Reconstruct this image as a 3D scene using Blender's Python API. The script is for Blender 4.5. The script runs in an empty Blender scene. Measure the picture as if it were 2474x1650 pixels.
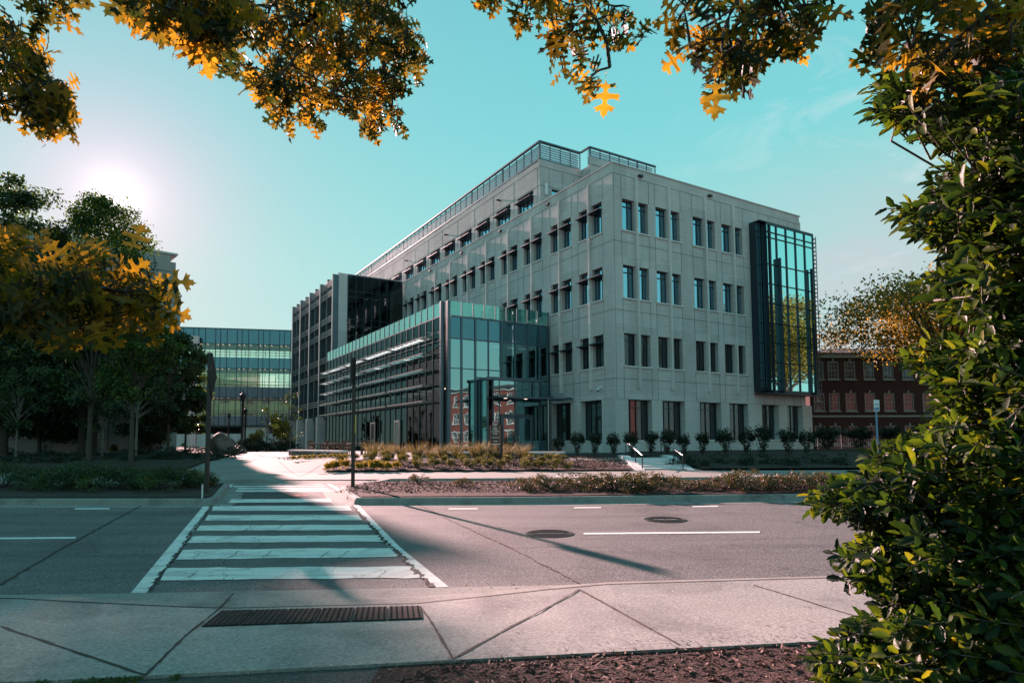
import bpy, bmesh, math, random
import numpy as np
from mathutils import Vector, Matrix
random.seed(7)
PI = math.pi
rad = math.radians
scene = bpy.context.scene
C = scene.collection

# ------------------------------------------------------------------ camera
FPX, CX, CY = 1529.3, 1237.0, 961.2
PITCH, ROLL, EYE = rad(3.884), rad(-0.294), 1.6
cp, sp, cr, sr = math.cos(PITCH), math.sin(PITCH), math.cos(ROLL), math.sin(ROLL)
_r = Vector((1, 0, 0)); _f = Vector((0, cp, sp)); _u = Vector((0, -sp, cp))
CR = _r * cr + _u * sr
CU = _u * cr - _r * sr
cam_d = bpy.data.cameras.new('camera')
cam = bpy.data.objects.new('camera', cam_d); C.objects.link(cam)
cam.matrix_world = Matrix(((CR.x, CU.x, -_f.x, 0), (CR.y, CU.y, -_f.y, 0), (CR.z, CU.z, -_f.z, EYE), (0, 0, 0, 1)))
cam_d.sensor_width = 36; cam_d.lens = 36 * FPX / 2474
cam_d.shift_y = (CY - 825) / 2474
cam_d.clip_start = 0.05; cam_d.clip_end = 3000
scene.camera = cam
DK = 1.05232      # picture units -> photo pixels

def ray(px, py):
    x, y = px * DK, py * DK
    return _f + CR * ((x - CX) / FPX) + CU * ((CY - y) / FPX)

HB = [(-1e4, 0), (7, 0), (20.5, .236), (23.5, .29), (25.3, .31), (30, .64), (38, .69), (1e4, .69)]
def hgt(x, y):
    d = y - .03 * x
    for (a, ha), (b, hb) in zip(HB, HB[1:]):
        if d <= b: return ha + (hb - ha) * (d - a) / (b - a)
    return HB[-1][1]
def G(px, py, dz=0.0):
    """point where the terrain (plus dz) shows at that place of the picture"""
    d = ray(px, py); O = Vector((0, 0, EYE)); lo, hi = .5, 400.
    f = lambda t: (O + d * t).z - hgt(d.x * t, d.y * t) - dz
    for _ in range(50):
        m = (lo + hi) / 2
        if f(m) > 0: lo = m
        else: hi = m
    return O + d * lo
def AY(px, py, Y):
    d = ray(px, py); return Vector((0, 0, EYE)) + d * (Y / d.y)

# ------------------------------------------------------------------ materials
def newmat(name):
    m = bpy.data.materials.new(name); m.use_nodes = True
    nt = m.node_tree; b = nt.nodes['Principled BSDF']
    return m, nt, b
def N(nt, t, **k):
    n = nt.nodes.new(t)
    for a, v in k.items():
        if a in n.inputs: n.inputs[a].default_value = v
        else: setattr(n, a, v)
    return n
def ramp(nt, fac, stops):
    r = nt.nodes.new('ShaderNodeValToRGB'); e = r.color_ramp.elements
    e[0].position, e[0].color = stops[0][0], (*stops[0][1], 1)
    e[1].position, e[1].color = stops[-1][0], (*stops[-1][1], 1)
    for p, c in stops[1:-1]:
        n = e.new(p); n.color = (*c, 1)
    nt.links.new(fac, r.inputs[0]); return r.outputs[0]
def coords(nt, kind='Object', scale=(1, 1, 1)):
    t = nt.nodes.new('ShaderNodeTexCoord'); m = nt.nodes.new('ShaderNodeMapping')
    m.inputs['Scale'].default_value = scale
    nt.links.new(t.outputs[kind], m.inputs[0]); return m.outputs[0]
def noise(nt, vec, scale, detail=6, rough=.6, dist=0):
    n = N(nt, 'ShaderNodeTexNoise', Scale=scale, Detail=detail, Roughness=rough, Distortion=dist)
    nt.links.new(vec, n.inputs['Vector']); return n.outputs['Fac']
def mixc(nt, fac, a, b, mode='MIX'):
    m = nt.nodes.new('ShaderNodeMix'); m.data_type = 'RGBA'; m.blend_type = mode
    for s, v in ((m.inputs[0], fac), (m.inputs[6], a), (m.inputs[7], b)):
        if isinstance(v, (int, float)): s.default_value = v
        elif isinstance(v, tuple): s.default_value = (*v, 1)
        else: nt.links.new(v, s)
    return m.outputs[2]
def bump(nt, b, h, strength=.3, dist=.02):
    n = N(nt, 'ShaderNodeBump', Strength=strength, Distance=dist)
    nt.links.new(h, n.inputs['Height']); nt.links.new(n.outputs[0], b.inputs['Normal'])

def mat_simple(name, col, rough=.6, metal=0, var=.15, scale=3, spec=.5):
    m, nt, b = newmat(name)
    v = coords(nt); n = noise(nt, v, scale)
    c = ramp(nt, n, [(.25, tuple(x * (1 - var) for x in col)), (.75, tuple(min(1, x * (1 + var)) for x in col))])
    nt.links.new(c, b.inputs['Base Color'])
    b.inputs['Roughness'].default_value = rough; b.inputs['Metallic'].default_value = metal
    b.inputs['Specular IOR Level'].default_value = spec
    return m
def mat_speckle(name, lo, hi, big, speck=None, s1=60, s2=.5, rough=.85, bstr=.5, bdist=.01, crack=None, spec=.3, tone=None):
    """fine aggregate over broad stains"""
    m, nt, b = newmat(name)
    v = coords(nt)
    f = noise(nt, v, s1, 3, .7); g = noise(nt, v, s2, 8, .62, .6)
    c = ramp(nt, f, [(.3, lo), (.7, hi)])
    st = ramp(nt, g, [(.3, (big, big, big)), (.5, (1, 1, 1)), (.75, (1.0, .98, .95))])
    c = mixc(nt, 1.0, c, st, 'MULTIPLY')
    if speck:
        vo = N(nt, 'ShaderNodeTexVoronoi', Scale=s1 * .8); nt.links.new(v, vo.inputs['Vector'])
        k = ramp(nt, vo.outputs['Distance'], [(.0, (1, 1, 1)), (.12, (1, 1, 1)), (.2, (0, 0, 0))])
        sel = noise(nt, v, s1 * .35, 1, .5); ks = ramp(nt, sel, [(.56, (0, 0, 0)), (.6, (1, 1, 1))])
        k = mixc(nt, 1.0, k, ks, 'MULTIPLY')
        c = mixc(nt, k, c, speck)
    if crack:
        vo = N(nt, 'ShaderNodeTexVoronoi', Scale=crack[0]); vo.feature = 'DISTANCE_TO_EDGE'
        wv = N(nt, 'ShaderNodeTexNoise', Scale=3, Detail=6); nt.links.new(v, wv.inputs['Vector'])
        mv = mixc(nt, .25, v, wv.outputs['Color']); nt.links.new(mv, vo.inputs['Vector'])
        k = ramp(nt, vo.outputs['Distance'], [(.0, (1, 1, 1)), (crack[1], (0, 0, 0))])
        sel = ramp(nt, noise(nt, v, .35, 2), [(.5, (0, 0, 0)), (.6, (1, 1, 1))])
        k = mixc(nt, 1.0, k, sel, 'MULTIPLY')
        c = mixc(nt, k, c, crack[2])
    if tone:
        vt = coords(nt, 'Object', tone); s = noise(nt, vt, 1.0, 6, .6)
        c = mixc(nt, 1.0, c, ramp(nt, s, [(.34, (.70, .70, .72)), (.5, (1, 1, 1)), (.68, (1.12, 1.1, 1.08))]), 'MULTIPLY')
    nt.links.new(c, b.inputs['Base Color'])
    b.inputs['Roughness'].default_value = rough; b.inputs['Specular IOR Level'].default_value = spec
    bump(nt, b, f, bstr, bdist)
    return m
def mat_leaf(name, stops, rough=.45, trans=.45, tcol=None, scale=1.3, spec=.4, bumpy=False):
    """leaf colour by clump, part of the light passing through the blade"""
    m, nt, b = newmat(name)
    v = coords(nt); n = noise(nt, v, scale, 5, .75)
    ge = nt.nodes.new('ShaderNodeNewGeometry'); mr = N(nt, 'ShaderNodeMapRange'); nt.links.new(ge.outputs['Random Per Island'], mr.inputs[0]); mr.inputs['To Min'].default_value = -.17; mr.inputs['To Max'].default_value = .17
    ad = N(nt, 'ShaderNodeMath', operation='ADD'); nt.links.new(n, ad.inputs[0]); nt.links.new(mr.outputs[0], ad.inputs[1]); n = ad.outputs[0]
    c = ramp(nt, n, stops); nt.links.new(c, b.inputs['Base Color'])
    b.inputs['Roughness'].default_value = rough; b.inputs['Specular IOR Level'].default_value = spec
    if bumpy: bump(nt, b, noise(nt, v, 90, 2), .35, .004)
    t = nt.nodes.new('ShaderNodeBsdfTranslucent')
    tc = mixc(nt, 1.0, c, tcol or (1, 1, 1), 'MULTIPLY') if tcol else c
    if tcol:
        sc = nt.nodes.new('ShaderNodeVectorMath'); sc.operation = 'SCALE'
        nt.links.new(tc, sc.inputs[0]); sc.inputs['Scale'].default_value = 1.95; tc = sc.outputs[0]
    nt.links.new(tc, t.inputs[0])
    mx = nt.nodes.new('ShaderNodeMixShader'); mx.inputs[0].default_value = trans
    nt.links.new(b.outputs[0], mx.inputs[1]); nt.links.new(t.outputs[0], mx.inputs[2])
    nt.links.new(mx.outputs[0], nt.nodes['Material Output'].inputs[0])
    return m
def mat_glass_clear(name, tint, refl, rcol=(1, 1, 1), wav=.0, top=.4):
    """clear pane: lets light through with a tint and mirrors the sky"""
    m, nt, b = newmat(name); nt.nodes.remove(b)
    t = N(nt, 'ShaderNodeBsdfTransparent'); t.inputs[0].default_value = (*tint, 1)
    g = N(nt, 'ShaderNodeBsdfGlossy', Roughness=.015); g.inputs[0].default_value = (*rcol, 1)
    lw = N(nt, 'ShaderNodeLayerWeight', Blend=.35)
    mr = N(nt, 'ShaderNodeMapRange'); mr.inputs['To Min'].default_value = refl; mr.inputs['To Max'].default_value = min(1, refl + top)
    nt.links.new(lw.outputs['Facing'], mr.inputs[0])
    if wav:
        v = coords(nt); n = noise(nt, v, .9, 1)
        bp = N(nt, 'ShaderNodeBump', Strength=wav, Distance=.05); nt.links.new(n, bp.inputs['Height']); nt.links.new(bp.outputs[0], g.inputs['Normal'])
    mx = N(nt, 'ShaderNodeMixShader')
    nt.links.new(mr.outputs[0], mx.inputs[0]); nt.links.new(t.outputs[0], mx.inputs[1]); nt.links.new(g.outputs[0], mx.inputs[2])
    nt.links.new(mx.outputs[0], nt.nodes['Material Output'].inputs[0])
    return m
def mat_glass_dark(name, col, refl, rcol, wav=.12, top=.35):
    """coated pane with a dark room behind it"""
    m, nt, b = newmat(name)
    v = coords(nt)
    c = ramp(nt, noise(nt, v, .5, 2), [(.35, tuple(x * .5 for x in col)), (.65, col)])
    nt.links.new(c, b.inputs['Base Color']); b.inputs['Roughness'].default_value = .5
    g = N(nt, 'ShaderNodeBsdfGlossy', Roughness=.02); g.inputs[0].default_value = (*rcol, 1)
    if wav:
        bp = N(nt, 'ShaderNodeBump', Strength=wav, Distance=.05); nt.links.new(noise(nt, v, .8, 1), bp.inputs['Height']); nt.links.new(bp.outputs[0], g.inputs['Normal'])
    lw = N(nt, 'ShaderNodeLayerWeight', Blend=.3)
    mr = N(nt, 'ShaderNodeMapRange'); mr.inputs['To Min'].default_value = refl; mr.inputs['To Max'].default_value = min(1, refl + top)
    nt.links.new(lw.outputs['Facing'], mr.inputs[0])
    mx = N(nt, 'ShaderNodeMixShader')
    nt.links.new(mr.outputs[0], mx.inputs[0]); nt.links.new(b.outputs[0], mx.inputs[1]); nt.links.new(g.outputs[0], mx.inputs[2])
    nt.links.new(mx.outputs[0], nt.nodes['Material Output'].inputs[0])
    return m
def mat_emit(name, col, s):
    m, nt, b = newmat(name)
    b.inputs['Base Color'].default_value = (*col, 1)
    b.inputs['Emission Color'].default_value = (*col, 1); b.inputs['Emission Strength'].default_value = s
    return m
def mat_concrete_wall(name, lo, hi):
    m, nt, b = newmat(name)
    v = coords(nt); vs = coords(nt, 'Object', (1, 1, .22))
    a = noise(nt, vs, .9, 8, .65); f = noise(nt, v, 14, 4)
    c = ramp(nt, a, [(.3, lo), (.7, hi)])
    vb = coords(nt, 'Object', (.25, .25, 3.2)); w = noise(nt, vb, 2.2, 3)
    c = mixc(nt, .35, c, ramp(nt, w, [(.35, tuple(x * .82 for x in lo)), (.65, hi)]))
    c = mixc(nt, .25, c, ramp(nt, f, [(.3, lo), (.7, hi)]))
    sn = nt.nodes.new('ShaderNodeVectorMath'); sn.operation = 'SNAP'; nt.links.new(v, sn.inputs[0]); sn.inputs[1].default_value = (1.31, 1.31, 4.8)
    wn = nt.nodes.new('ShaderNodeTexWhiteNoise'); nt.links.new(sn.outputs[0], wn.inputs['Vector'])
    c = mixc(nt, 1.0, c, ramp(nt, wn.outputs['Value'], [(0, (.86, .86, .86)), (1, (1.08, 1.07, 1.06))]), 'MULTIPLY')
    nt.links.new(c, b.inputs['Base Color']); b.inputs['Roughness'].default_value = .85
    bump(nt, b, f, .2, .02)
    return m
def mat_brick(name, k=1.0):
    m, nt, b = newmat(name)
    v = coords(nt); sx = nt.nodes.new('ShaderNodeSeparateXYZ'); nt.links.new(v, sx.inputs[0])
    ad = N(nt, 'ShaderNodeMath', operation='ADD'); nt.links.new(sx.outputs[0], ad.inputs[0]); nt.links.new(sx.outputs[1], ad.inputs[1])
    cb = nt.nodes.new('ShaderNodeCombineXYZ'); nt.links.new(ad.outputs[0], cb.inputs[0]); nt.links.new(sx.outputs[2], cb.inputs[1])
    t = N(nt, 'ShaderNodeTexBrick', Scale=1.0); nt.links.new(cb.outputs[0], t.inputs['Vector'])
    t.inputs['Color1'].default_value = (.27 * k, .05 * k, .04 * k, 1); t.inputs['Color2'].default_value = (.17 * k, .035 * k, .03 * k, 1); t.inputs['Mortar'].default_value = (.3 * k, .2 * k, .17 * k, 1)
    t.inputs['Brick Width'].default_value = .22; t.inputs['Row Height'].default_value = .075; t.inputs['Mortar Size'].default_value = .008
    c = mixc(nt, .4, t.outputs['Color'], ramp(nt, noise(nt, v, 1.2), [(.3, (.1 * k, .025 * k, .02 * k)), (.7, (.3 * k, .07 * k, .05 * k))]))
    nt.links.new(c, b.inputs['Base Color']); b.inputs['Roughness'].default_value = .9
    return m
def mat_stacked_stone(name):
    m, nt, b = newmat(name)
    v = coords(nt, 'Object', (1.6, 1.6, 9)); vo = N(nt, 'ShaderNodeTexVoronoi', Scale=1.6); vo.distance = 'CHEBYCHEV'; nt.links.new(v, vo.inputs['Vector'])
    s = nt.nodes.new('ShaderNodeSeparateColor'); nt.links.new(vo.outputs['Color'], s.inputs[0])
    c = ramp(nt, s.outputs[0], [(.1, (.05, .045, .042)), (.5, (.16, .13, .11)), (.9, (.3, .24, .2))])
    nt.links.new(c, b.inputs['Base Color']); b.inputs['Roughness'].default_value = .9
    bump(nt, b, vo.outputs['Distance'], .8, .05)
    return m

M = {}
M['precast'] = mat_concrete_wall('precast concrete', (.42, .39, .395), (.63, .59, .60))
M['precast_joint'] = mat_simple('dark joint', (.09, .085, .08), .9)
M['precast_light'] = mat_concrete_wall('light precast trim', (.52, .485, .485), (.70, .66, .665))
M['slate'] = mat_simple('slate blue metal', (.028, .045, .065), .38, .5, .1, .8)
M['slate_light'] = mat_simple('grey blue metal', (.10, .14, .17), .4, .6, .1, .8)
M['alu'] = mat_simple('brushed aluminium', (.42, .42, .43), .32, .9, .1, .8)
M['pane_blue'] = mat_glass_dark('coated window pane', (.01, .03, .06), .55, (.40, .80, 1.0), .06)
M['pane_bay'] = mat_glass_dark('bay pane', (.02, .09, .11), .80, (.55, 1.0, 1.0), .05)
M['pane_dark'] = mat_glass_dark('dark window pane', (.006, .01, .012), .04, (.7, .9, .95), .08, .18)
M['pane_side'] = mat_glass_dark('side facade pane', (.004, .008, .01), .05, (.6, .85, .9), .05, .10)
M['glass_clear'] = mat_glass_clear('clear lobby glass', (.24, .38, .40), .36, (.58, .95, .97), .06)
M['glass_side'] = mat_glass_clear('clear side glass', (.16, .25, .26), .03, (.6, .9, .95), .02, .10)
M['glass_green'] = mat_glass_clear('green parapet glass', (.5, .80, .74), .20, (.7, 1, .95))
M['glass_bridge'] = mat_glass_clear('bridge glass', (.90, .97, .92), .06, (.8, 1, .95))
M['spandrel'] = mat_glass_dark('blue spandrel glass', (.012, .05, .08), .20, (.3, .7, .85), .02, .3)
M['interior'] = mat_simple('dark interior', (.03, .035, .038), .9)
M['interior_light'] = mat_simple('pale interior', (.25, .24, .22), .9)
M['lamp_dim'] = mat_emit('dim ceiling strip', (1, .62, .52), .3)
M['lamp_strip'] = mat_emit('lit ceiling strip', (1, .70, .58), .7)
M['asphalt'] = mat_speckle('worn asphalt', (.022, .022, .025), (.215, .20, .20), .60, (.5, .47, .46), 40, .55, .8, .9, .014, spec=.35, tone=(.12, 1.3, 1), crack=(.9, .006, (.02, .02, .02)))
M['asphalt_dark'] = mat_speckle('dark asphalt patch', (.018, .018, .020), (.11, .105, .105), .7, (.3, .3, .3), 60, .8, .85, .8, .012)
M['concrete'] = mat_speckle('pavement concrete', (.165, .158, .152), (.345, .33, .315), .64, (.62, .6, .56), 34, .9, .88, .5, .008, tone=(.7, .7, 1))
M['concrete_far'] = mat_speckle('plaza concrete', (.18, .17, .16), (.285, .27, .25), .82, None, 20, .4, .88, .3, .006)
M['kerb'] = mat_speckle('kerb concrete', (.16, .152, .145), (.30, .285, .265), .6, None, 30, 1.6, .9, .4, .006)
M['joint'] = mat_simple('dirt filled joint', (.035, .026, .022), .95, 0, .5, 30)
M['paint'] = mat_speckle('worn white paint', (.52, .52, .50), (.74, .74, .71), .55, None, 50, 1.7, .6, .5, .006, crack=(2.6, .02, (.09, .09, .09)), tone=(.4, 5, 1))
M['paint_thin'] = mat_speckle('white lane paint', (.6, .6, .58), (.8, .8, .78), .8, None, 50, 3, .55, .3, .004)
M['red_paint'] = mat_simple('red orange marking paint', (.75, .12, .06), .7)
M['mulch'] = mat_speckle('bark mulch', (.008, .005, .005), (.10, .048, .040), .6, (.34, .24, .2), 26, 1.4, .95, 1, .05)
M['mulch_dark'] = mat_speckle('dark planting soil', (.010, .008, .006), (.07, .045, .035), .6, None, 9, .8, .95, 1, .06)  # soil of a darker tone than the bark mulch
M['chips'] = mat_leaf('mulch chips', [(.3, (.02, .009, .007)), (.5, (.09, .038, .03)), (.66, (.17, .085, .07)), (.8, (.34, .2, .17))], .8, .05, None, 25)
M['grass'] = mat_simple('lawn base', (.035, .05, .02), .95, 0, .4, 2)
M['cast_iron'] = mat_simple('cast iron', (.05, .043, .042), .45, .6, .3, 20)
M['tactile'] = mat_simple('dark tactile plastic', (.03, .026, .026), .9, 0, .3, 12, .15)
M['black_metal'] = mat_simple('black painted metal', (.012, .012, .014), .4, .3)
M['brown_post'] = mat_simple('dark brown post', (.035, .022, .020), .55, .2)
M['brick'] = mat_brick('red brick')
M['brick_shaded'] = mat_brick('red brick with shade in the colour', .2)  # red brick darkened: shade of the trees is put into the colour
M['white_trim'] = mat_simple('white painted trim', (.62, .62, .6), .6)
M['trim_shaded'] = mat_simple('white trim with shade in the colour', (.26, .27, .28), .7)  # white trim, its colour dimmed to stand for the tree shade
M['roof_dark'] = mat_simple('dark slate roof', (.05, .03, .028), .8)
M['stone'] = mat_stacked_stone('stacked stone')
M['boulder'] = mat_simple('weathered granite', (.12, .095, .085), .9, 0, .8, 3)
M['bark'] = mat_speckle('bark', (.03, .024, .02), (.12, .095, .08), .6, None, 30, 3, .95, 1, .03)
M['bark_pale'] = mat_speckle('pale bark', (.09, .08, .07), (.24, .21, .19), .7, None, 30, 3, .95, 1, .03)
M['oak_leaf'] = mat_leaf('oak leaf', [(.35, (.012, .022, .006)), (.46, (.05, .048, .008)), (.56, (.13, .095, .010)), (.72, (.26, .15, .014))], .45, .6, (1.0, .86, .5), 3.1, .35)
M['holly_leaf'] = mat_leaf('holly leaf', [(.28, (.005, .013, .008)), (.45, (.016, .038, .010)), (.60, (.05, .085, .010)), (.76, (.17, .17, .02))], .46, .46, (1, .95, .35), 2.4, .35, True)
M['tree_leaf'] = mat_leaf('dark tree leaf', [(.3, (.010, .022, .012)), (.5, (.028, .052, .018)), (.66, (.055, .085, .02)), (.8, (.11, .13, .025))], .4, .35, (1, 1, .4), .5, .5)
M['tree_leaf_green'] = mat_leaf('mid green tree leaf', [(.3, (.015, .035, .008)), (.55, (.04, .075, .012)), (.75, (.10, .14, .02))], .45, .4, (1, 1, .4), .7)
M['tree_leaf_gold'] = mat_leaf('bronze tree leaf', [(.3, (.05, .05, .012)), (.5, (.17, .13, .02)), (.72, (.36, .25, .035))], .5, .55, (1, .85, .45), .6)
M['shrub_dark'] = mat_leaf('dark shrub leaf', [(.3, (.006, .014, .008)), (.6, (.016, .03, .014)), (.8, (.035, .05, .02))], .45, .2, None, 2)
M['shrub_box'] = mat_leaf('boxwood leaf', [(.3, (.014, .024, .008)), (.5, (.05, .06, .012)), (.72, (.19, .16, .03))], .5, .35, (1, .9, .4), 4)
M['shrub_red'] = mat_leaf('bronze red shrub leaf', [(.32, (.008, .014, .006)), (.50, (.03, .042, .010)), (.60, (.07, .07, .014)), (.72, (.15, .055, .035)), (.85, (.34, .17, .14))], .42, .4, (1, .8, .6), 3.5, .6)
M['shrub_yellow'] = mat_leaf('yellow green shrub leaf', [(.3, (.05, .055, .012)), (.55, (.18, .15, .02)), (.78, (.42, .26, .05))], .5, .45, (1, .9, .5), 5)
M['grass_blade'] = mat_leaf('ornamental grass', [(.3, (.07, .07, .02)), (.5, (.2, .15, .05)), (.75, (.42, .30, .15))], .6, .4, None, 6)
M['wood'] = mat_simple('weathered teak', (.13, .075, .05), .7, 0, .3, 6)
M['shadebox'] = mat_simple('roof grey', (.14, .14, .14), .9)
M['screen_panel'] = mat_glass_clear('translucent screen infill', (.80, .74, .76), .06, (.9, .9, .95), 0, .1)
M['sign_plate'] = mat_simple('dark sign face', (.035, .035, .038), .5, .1)
M['sign_text'] = mat_simple('pale lettering', (.7, .66, .62), .5)
M['blue_paint'] = mat_simple('pale blue paint', (.16, .28, .45), .5)
M['tan_wall'] = mat_concrete_wall('tan wall', (.36, .30, .16), (.5, .42, .24))
M['hospital'] = mat_concrete_wall('pale panel wall', (.30, .30, .29), (.42, .42, .41))
M['white_plastic'] = mat_simple('white plastic', (.7, .7, .7), .35)
M['pink_flower'] = mat_simple('planter clay', (.35, .12, .09), .8)
M['pebble'] = mat_simple('pale pebbles', (.5, .48, .45), .8, 0, .4, 12)
M['shelf'] = mat_simple('sunshade metal', (.20, .20, .20), .35, .7)
M['screen_frost'] = mat_leaf('frosted sunshade glass', [(.3, (.5, .62, .62)), (.7, (.62, .74, .74))], .3, .7, (1, 1, 1))

# ------------------------------------------------------------------ mesh helpers
class MB:
    def __init__(s): s.v = []; s.f = []; s.m = []; s.mi = 0
    def face(s, pts):
        b = len(s.v); s.v += [tuple(p) for p in pts]; s.f.append(tuple(range(b, b + len(pts)))); s.m.append(s.mi)
    def box(s, x0, x1, y0, y1, z0, z1, T=None):
        p = [(x0, y0, z0), (x1, y0, z0), (x1, y1, z0), (x0, y1, z0), (x0, y0, z1), (x1, y0, z1), (x1, y1, z1), (x0, y1, z1)]
        if T: p = [tuple(T @ Vector(q)) for q in p]
        b = len(s.v); s.v += p
        for f in ((0, 3, 2, 1), (4, 5, 6, 7), (0, 1, 5, 4), (1, 2, 6, 5), (2, 3, 7, 6), (3, 0, 4, 7)):
            s.f.append(tuple(b + i for i in f)); s.m.append(s.mi)
    def prism(s, pts, z0, z1):
        """pts: xy list (ccw), z may be a function added to z0/z1"""
        n = len(pts); b = len(s.v)
        s.v += [(p[0], p[1], z0) for p in pts] + [(p[0], p[1], z1) for p in pts]
        s.f.append(tuple(b + i for i in reversed(range(n)))); s.m.append(s.mi)
        s.f.append(tuple(b + n + i for i in range(n))); s.m.append(s.mi)
        for i in range(n):
            j = (i + 1) % n; s.f.append((b + i, b + j, b + n + j, b + n + i)); s.m.append(s.mi)
    def tube(s, pts, rs, n=7):
        pts = [Vector(p) for p in pts]
        if not isinstance(rs, (list, tuple)): rs = [rs] * len(pts)
        b0 = len(s.v)
        for i, p in enumerate(pts):
            d = (pts[min(i + 1, len(pts) - 1)] - pts[max(i - 1, 0)]).normalized()
            a = Vector((0, 0, 1)) if abs(d.z) < .9 else Vector((1, 0, 0))
            u = d.cross(a).normalized(); w = d.cross(u)
            for k in range(n):
                t = 2 * PI * k / n; s.v.append(tuple(p + (u * math.cos(t) + w * math.sin(t)) * rs[i]))
        for i in range(len(pts) - 1):
            for k in range(n):
                a = b0 + i * n + k; c = b0 + i * n + (k + 1) % n
                s.f.append((a, c, c + n, a + n)); s.m.append(s.mi)
        s.f.append(tuple(b0 + k for k in range(n))); s.m.append(s.mi)
        e = b0 + (len(pts) - 1) * n
        s.f.append(tuple(e + k for k in reversed(range(n)))); s.m.append(s.mi)
    def lathe(s, prof, cx=0, cy=0, n=16):
        b = len(s.v)
        for r, z in prof:
            for k in range(n):
                t = 2 * PI * k / n; s.v.append((cx + r * math.cos(t), cy + r * math.sin(t), z))
        for i in range(len(prof) - 1):
            for k in range(n):
                a = b + i * n + k; c = b + i * n + (k + 1) % n
                s.f.append((a, c, c + n, a + n)); s.m.append(s.mi)
        s.f.append(tuple(b + k for k in reversed(range(n)))); s.m.append(s.mi)
        e = b + (len(prof) - 1) * n
        s.f.append(tuple(e + k for k in range(n))); s.m.append(s.mi)
    def build(s, name, mats, parent=None, smooth=False):
        me = bpy.data.meshes.new(name)
        me.from_pydata(s.v, [], s.f)
        if not isinstance(mats, (list, tuple)): mats = [mats]
        for m in mats: me.materials.append(m)
        if len(mats) > 1: me.polygons.foreach_set('material_index', s.m)
        if smooth: me.polygons.foreach_set('use_smooth', [True] * len(me.polygons))
        me.update()
        o = bpy.data.objects.new(name, me); C.objects.link(o)
        if parent: o.parent = parent
        return o

def tag(o, label=None, cat=None, group=None, kind=None):
    if label: o['label'] = label
    if cat: o['category'] = cat
    if group: o['group'] = group
    if kind: o['kind'] = kind
    return o
def struct(o): return tag(o, kind='structure')
def thing(name, label, cat, loc=(0, 0, 0), rz=0, group=None):
    o = bpy.data.objects.new(name, None); C.objects.link(o)
    o.empty_display_size = .2
    o.location = loc; o.rotation_euler = (0, 0, rz)
    return tag(o, label, cat, group)
def copy_tree(o, parent=None):
    c = o.copy(); C.objects.link(c)
    if parent: c.parent = parent
    for ch in list(o.children): copy_tree(ch, c)
    return c
ORD = ['first', 'second', 'third', 'fourth', 'fifth', 'sixth', 'seventh', 'eighth', 'ninth', 'tenth', 'eleventh', 'twelfth', 'thirteenth', 'fourteenth', 'fifteenth', 'sixteenth', 'seventeenth', 'eighteenth', 'nineteenth', 'twentieth', 'twenty-first', 'twenty-second']

# leaves in bulk --------------------------------------------------------------
RNG = np.random.default_rng(11)
def rot_frames(n, droop=0.0, up=0.0):
    """random orthonormal frames; droop pulls the leaf axis down, up turns the leaf face upward"""
    a = RNG.normal(size=(n, 3)); a[:, 2] -= droop; a /= np.linalg.norm(a, axis=1)[:, None]
    b = RNG.normal(size=(n, 3)); b[:, 2] += up
    c = np.cross(a, b); c /= np.linalg.norm(c, axis=1)[:, None]
    return a, c, np.cross(c, a)
def leaf_mesh(name, P, A, S_, Nn, size, outline, faces, mats, parent, matidx=None, smooth=False):
    """P points, A axis along the leaf, S_ side, Nn normal; outline (k,3) in leaf units; faces: index tuples"""
    n = len(P); k = len(outline); ol = np.array(outline, float)
    V = P[:, None, :] + (A[:, None, :] * ol[None, :, 1:2] + S_[:, None, :] * ol[None, :, 0:1] + Nn[:, None, :] * ol[None, :, 2:3]) * size[:, None, None]
    V = V.reshape(-1, 3)
    F = []
    for i in range(n):
        b = i * k
        for f in faces: F.append(tuple(b + j for j in f))
    me = bpy.data.meshes.new(name); me.from_pydata(V.tolist(), [], F)
    for m in (mats if isinstance(mats, (list, tuple)) else [mats]): me.materials.append(m)
    if smooth: me.polygons.foreach_set('use_smooth', [True] * len(me.polygons))
    me.update()
    o = bpy.data.objects.new(name, me); C.objects.link(o)
    if parent: o.parent = parent
    return o
SIMPLE = ([(0, 0, 0), (.28, .45, .06), (0, 1, -.05), (-.28, .45, .06)], [(0, 1, 2), (0, 2, 3)])
def clump_points(cs, per, shell=.55):
    """points in ellipsoid clumps: cs = [(x,y,z,rx,ry,rz)]"""
    out = []
    for c in cs:
        n = per if np.isscalar(per) else int(per(c))
        d = RNG.normal(size=(n, 3)); d /= np.linalg.norm(d, axis=1)[:, None]
        r = RNG.uniform(shell ** 3, 1, n) ** (1 / 3) * (1 + .18 * RNG.normal(size=n))
        out.append(np.array(c[:3]) + d * r[:, None] * np.array(c[3:6]))
    return np.concatenate(out)
def foliage(name, pts, size, mat, parent, var=.35, droop=.2, up=.6):
    n = len(pts); A, S_, Nn = rot_frames(n, droop, up)
    sz = size * (1 + var * RNG.uniform(-1, 1, n))
    return leaf_mesh(name, pts, A, S_, Nn, sz, SIMPLE[0], SIMPLE[1], mat, parent)

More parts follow.
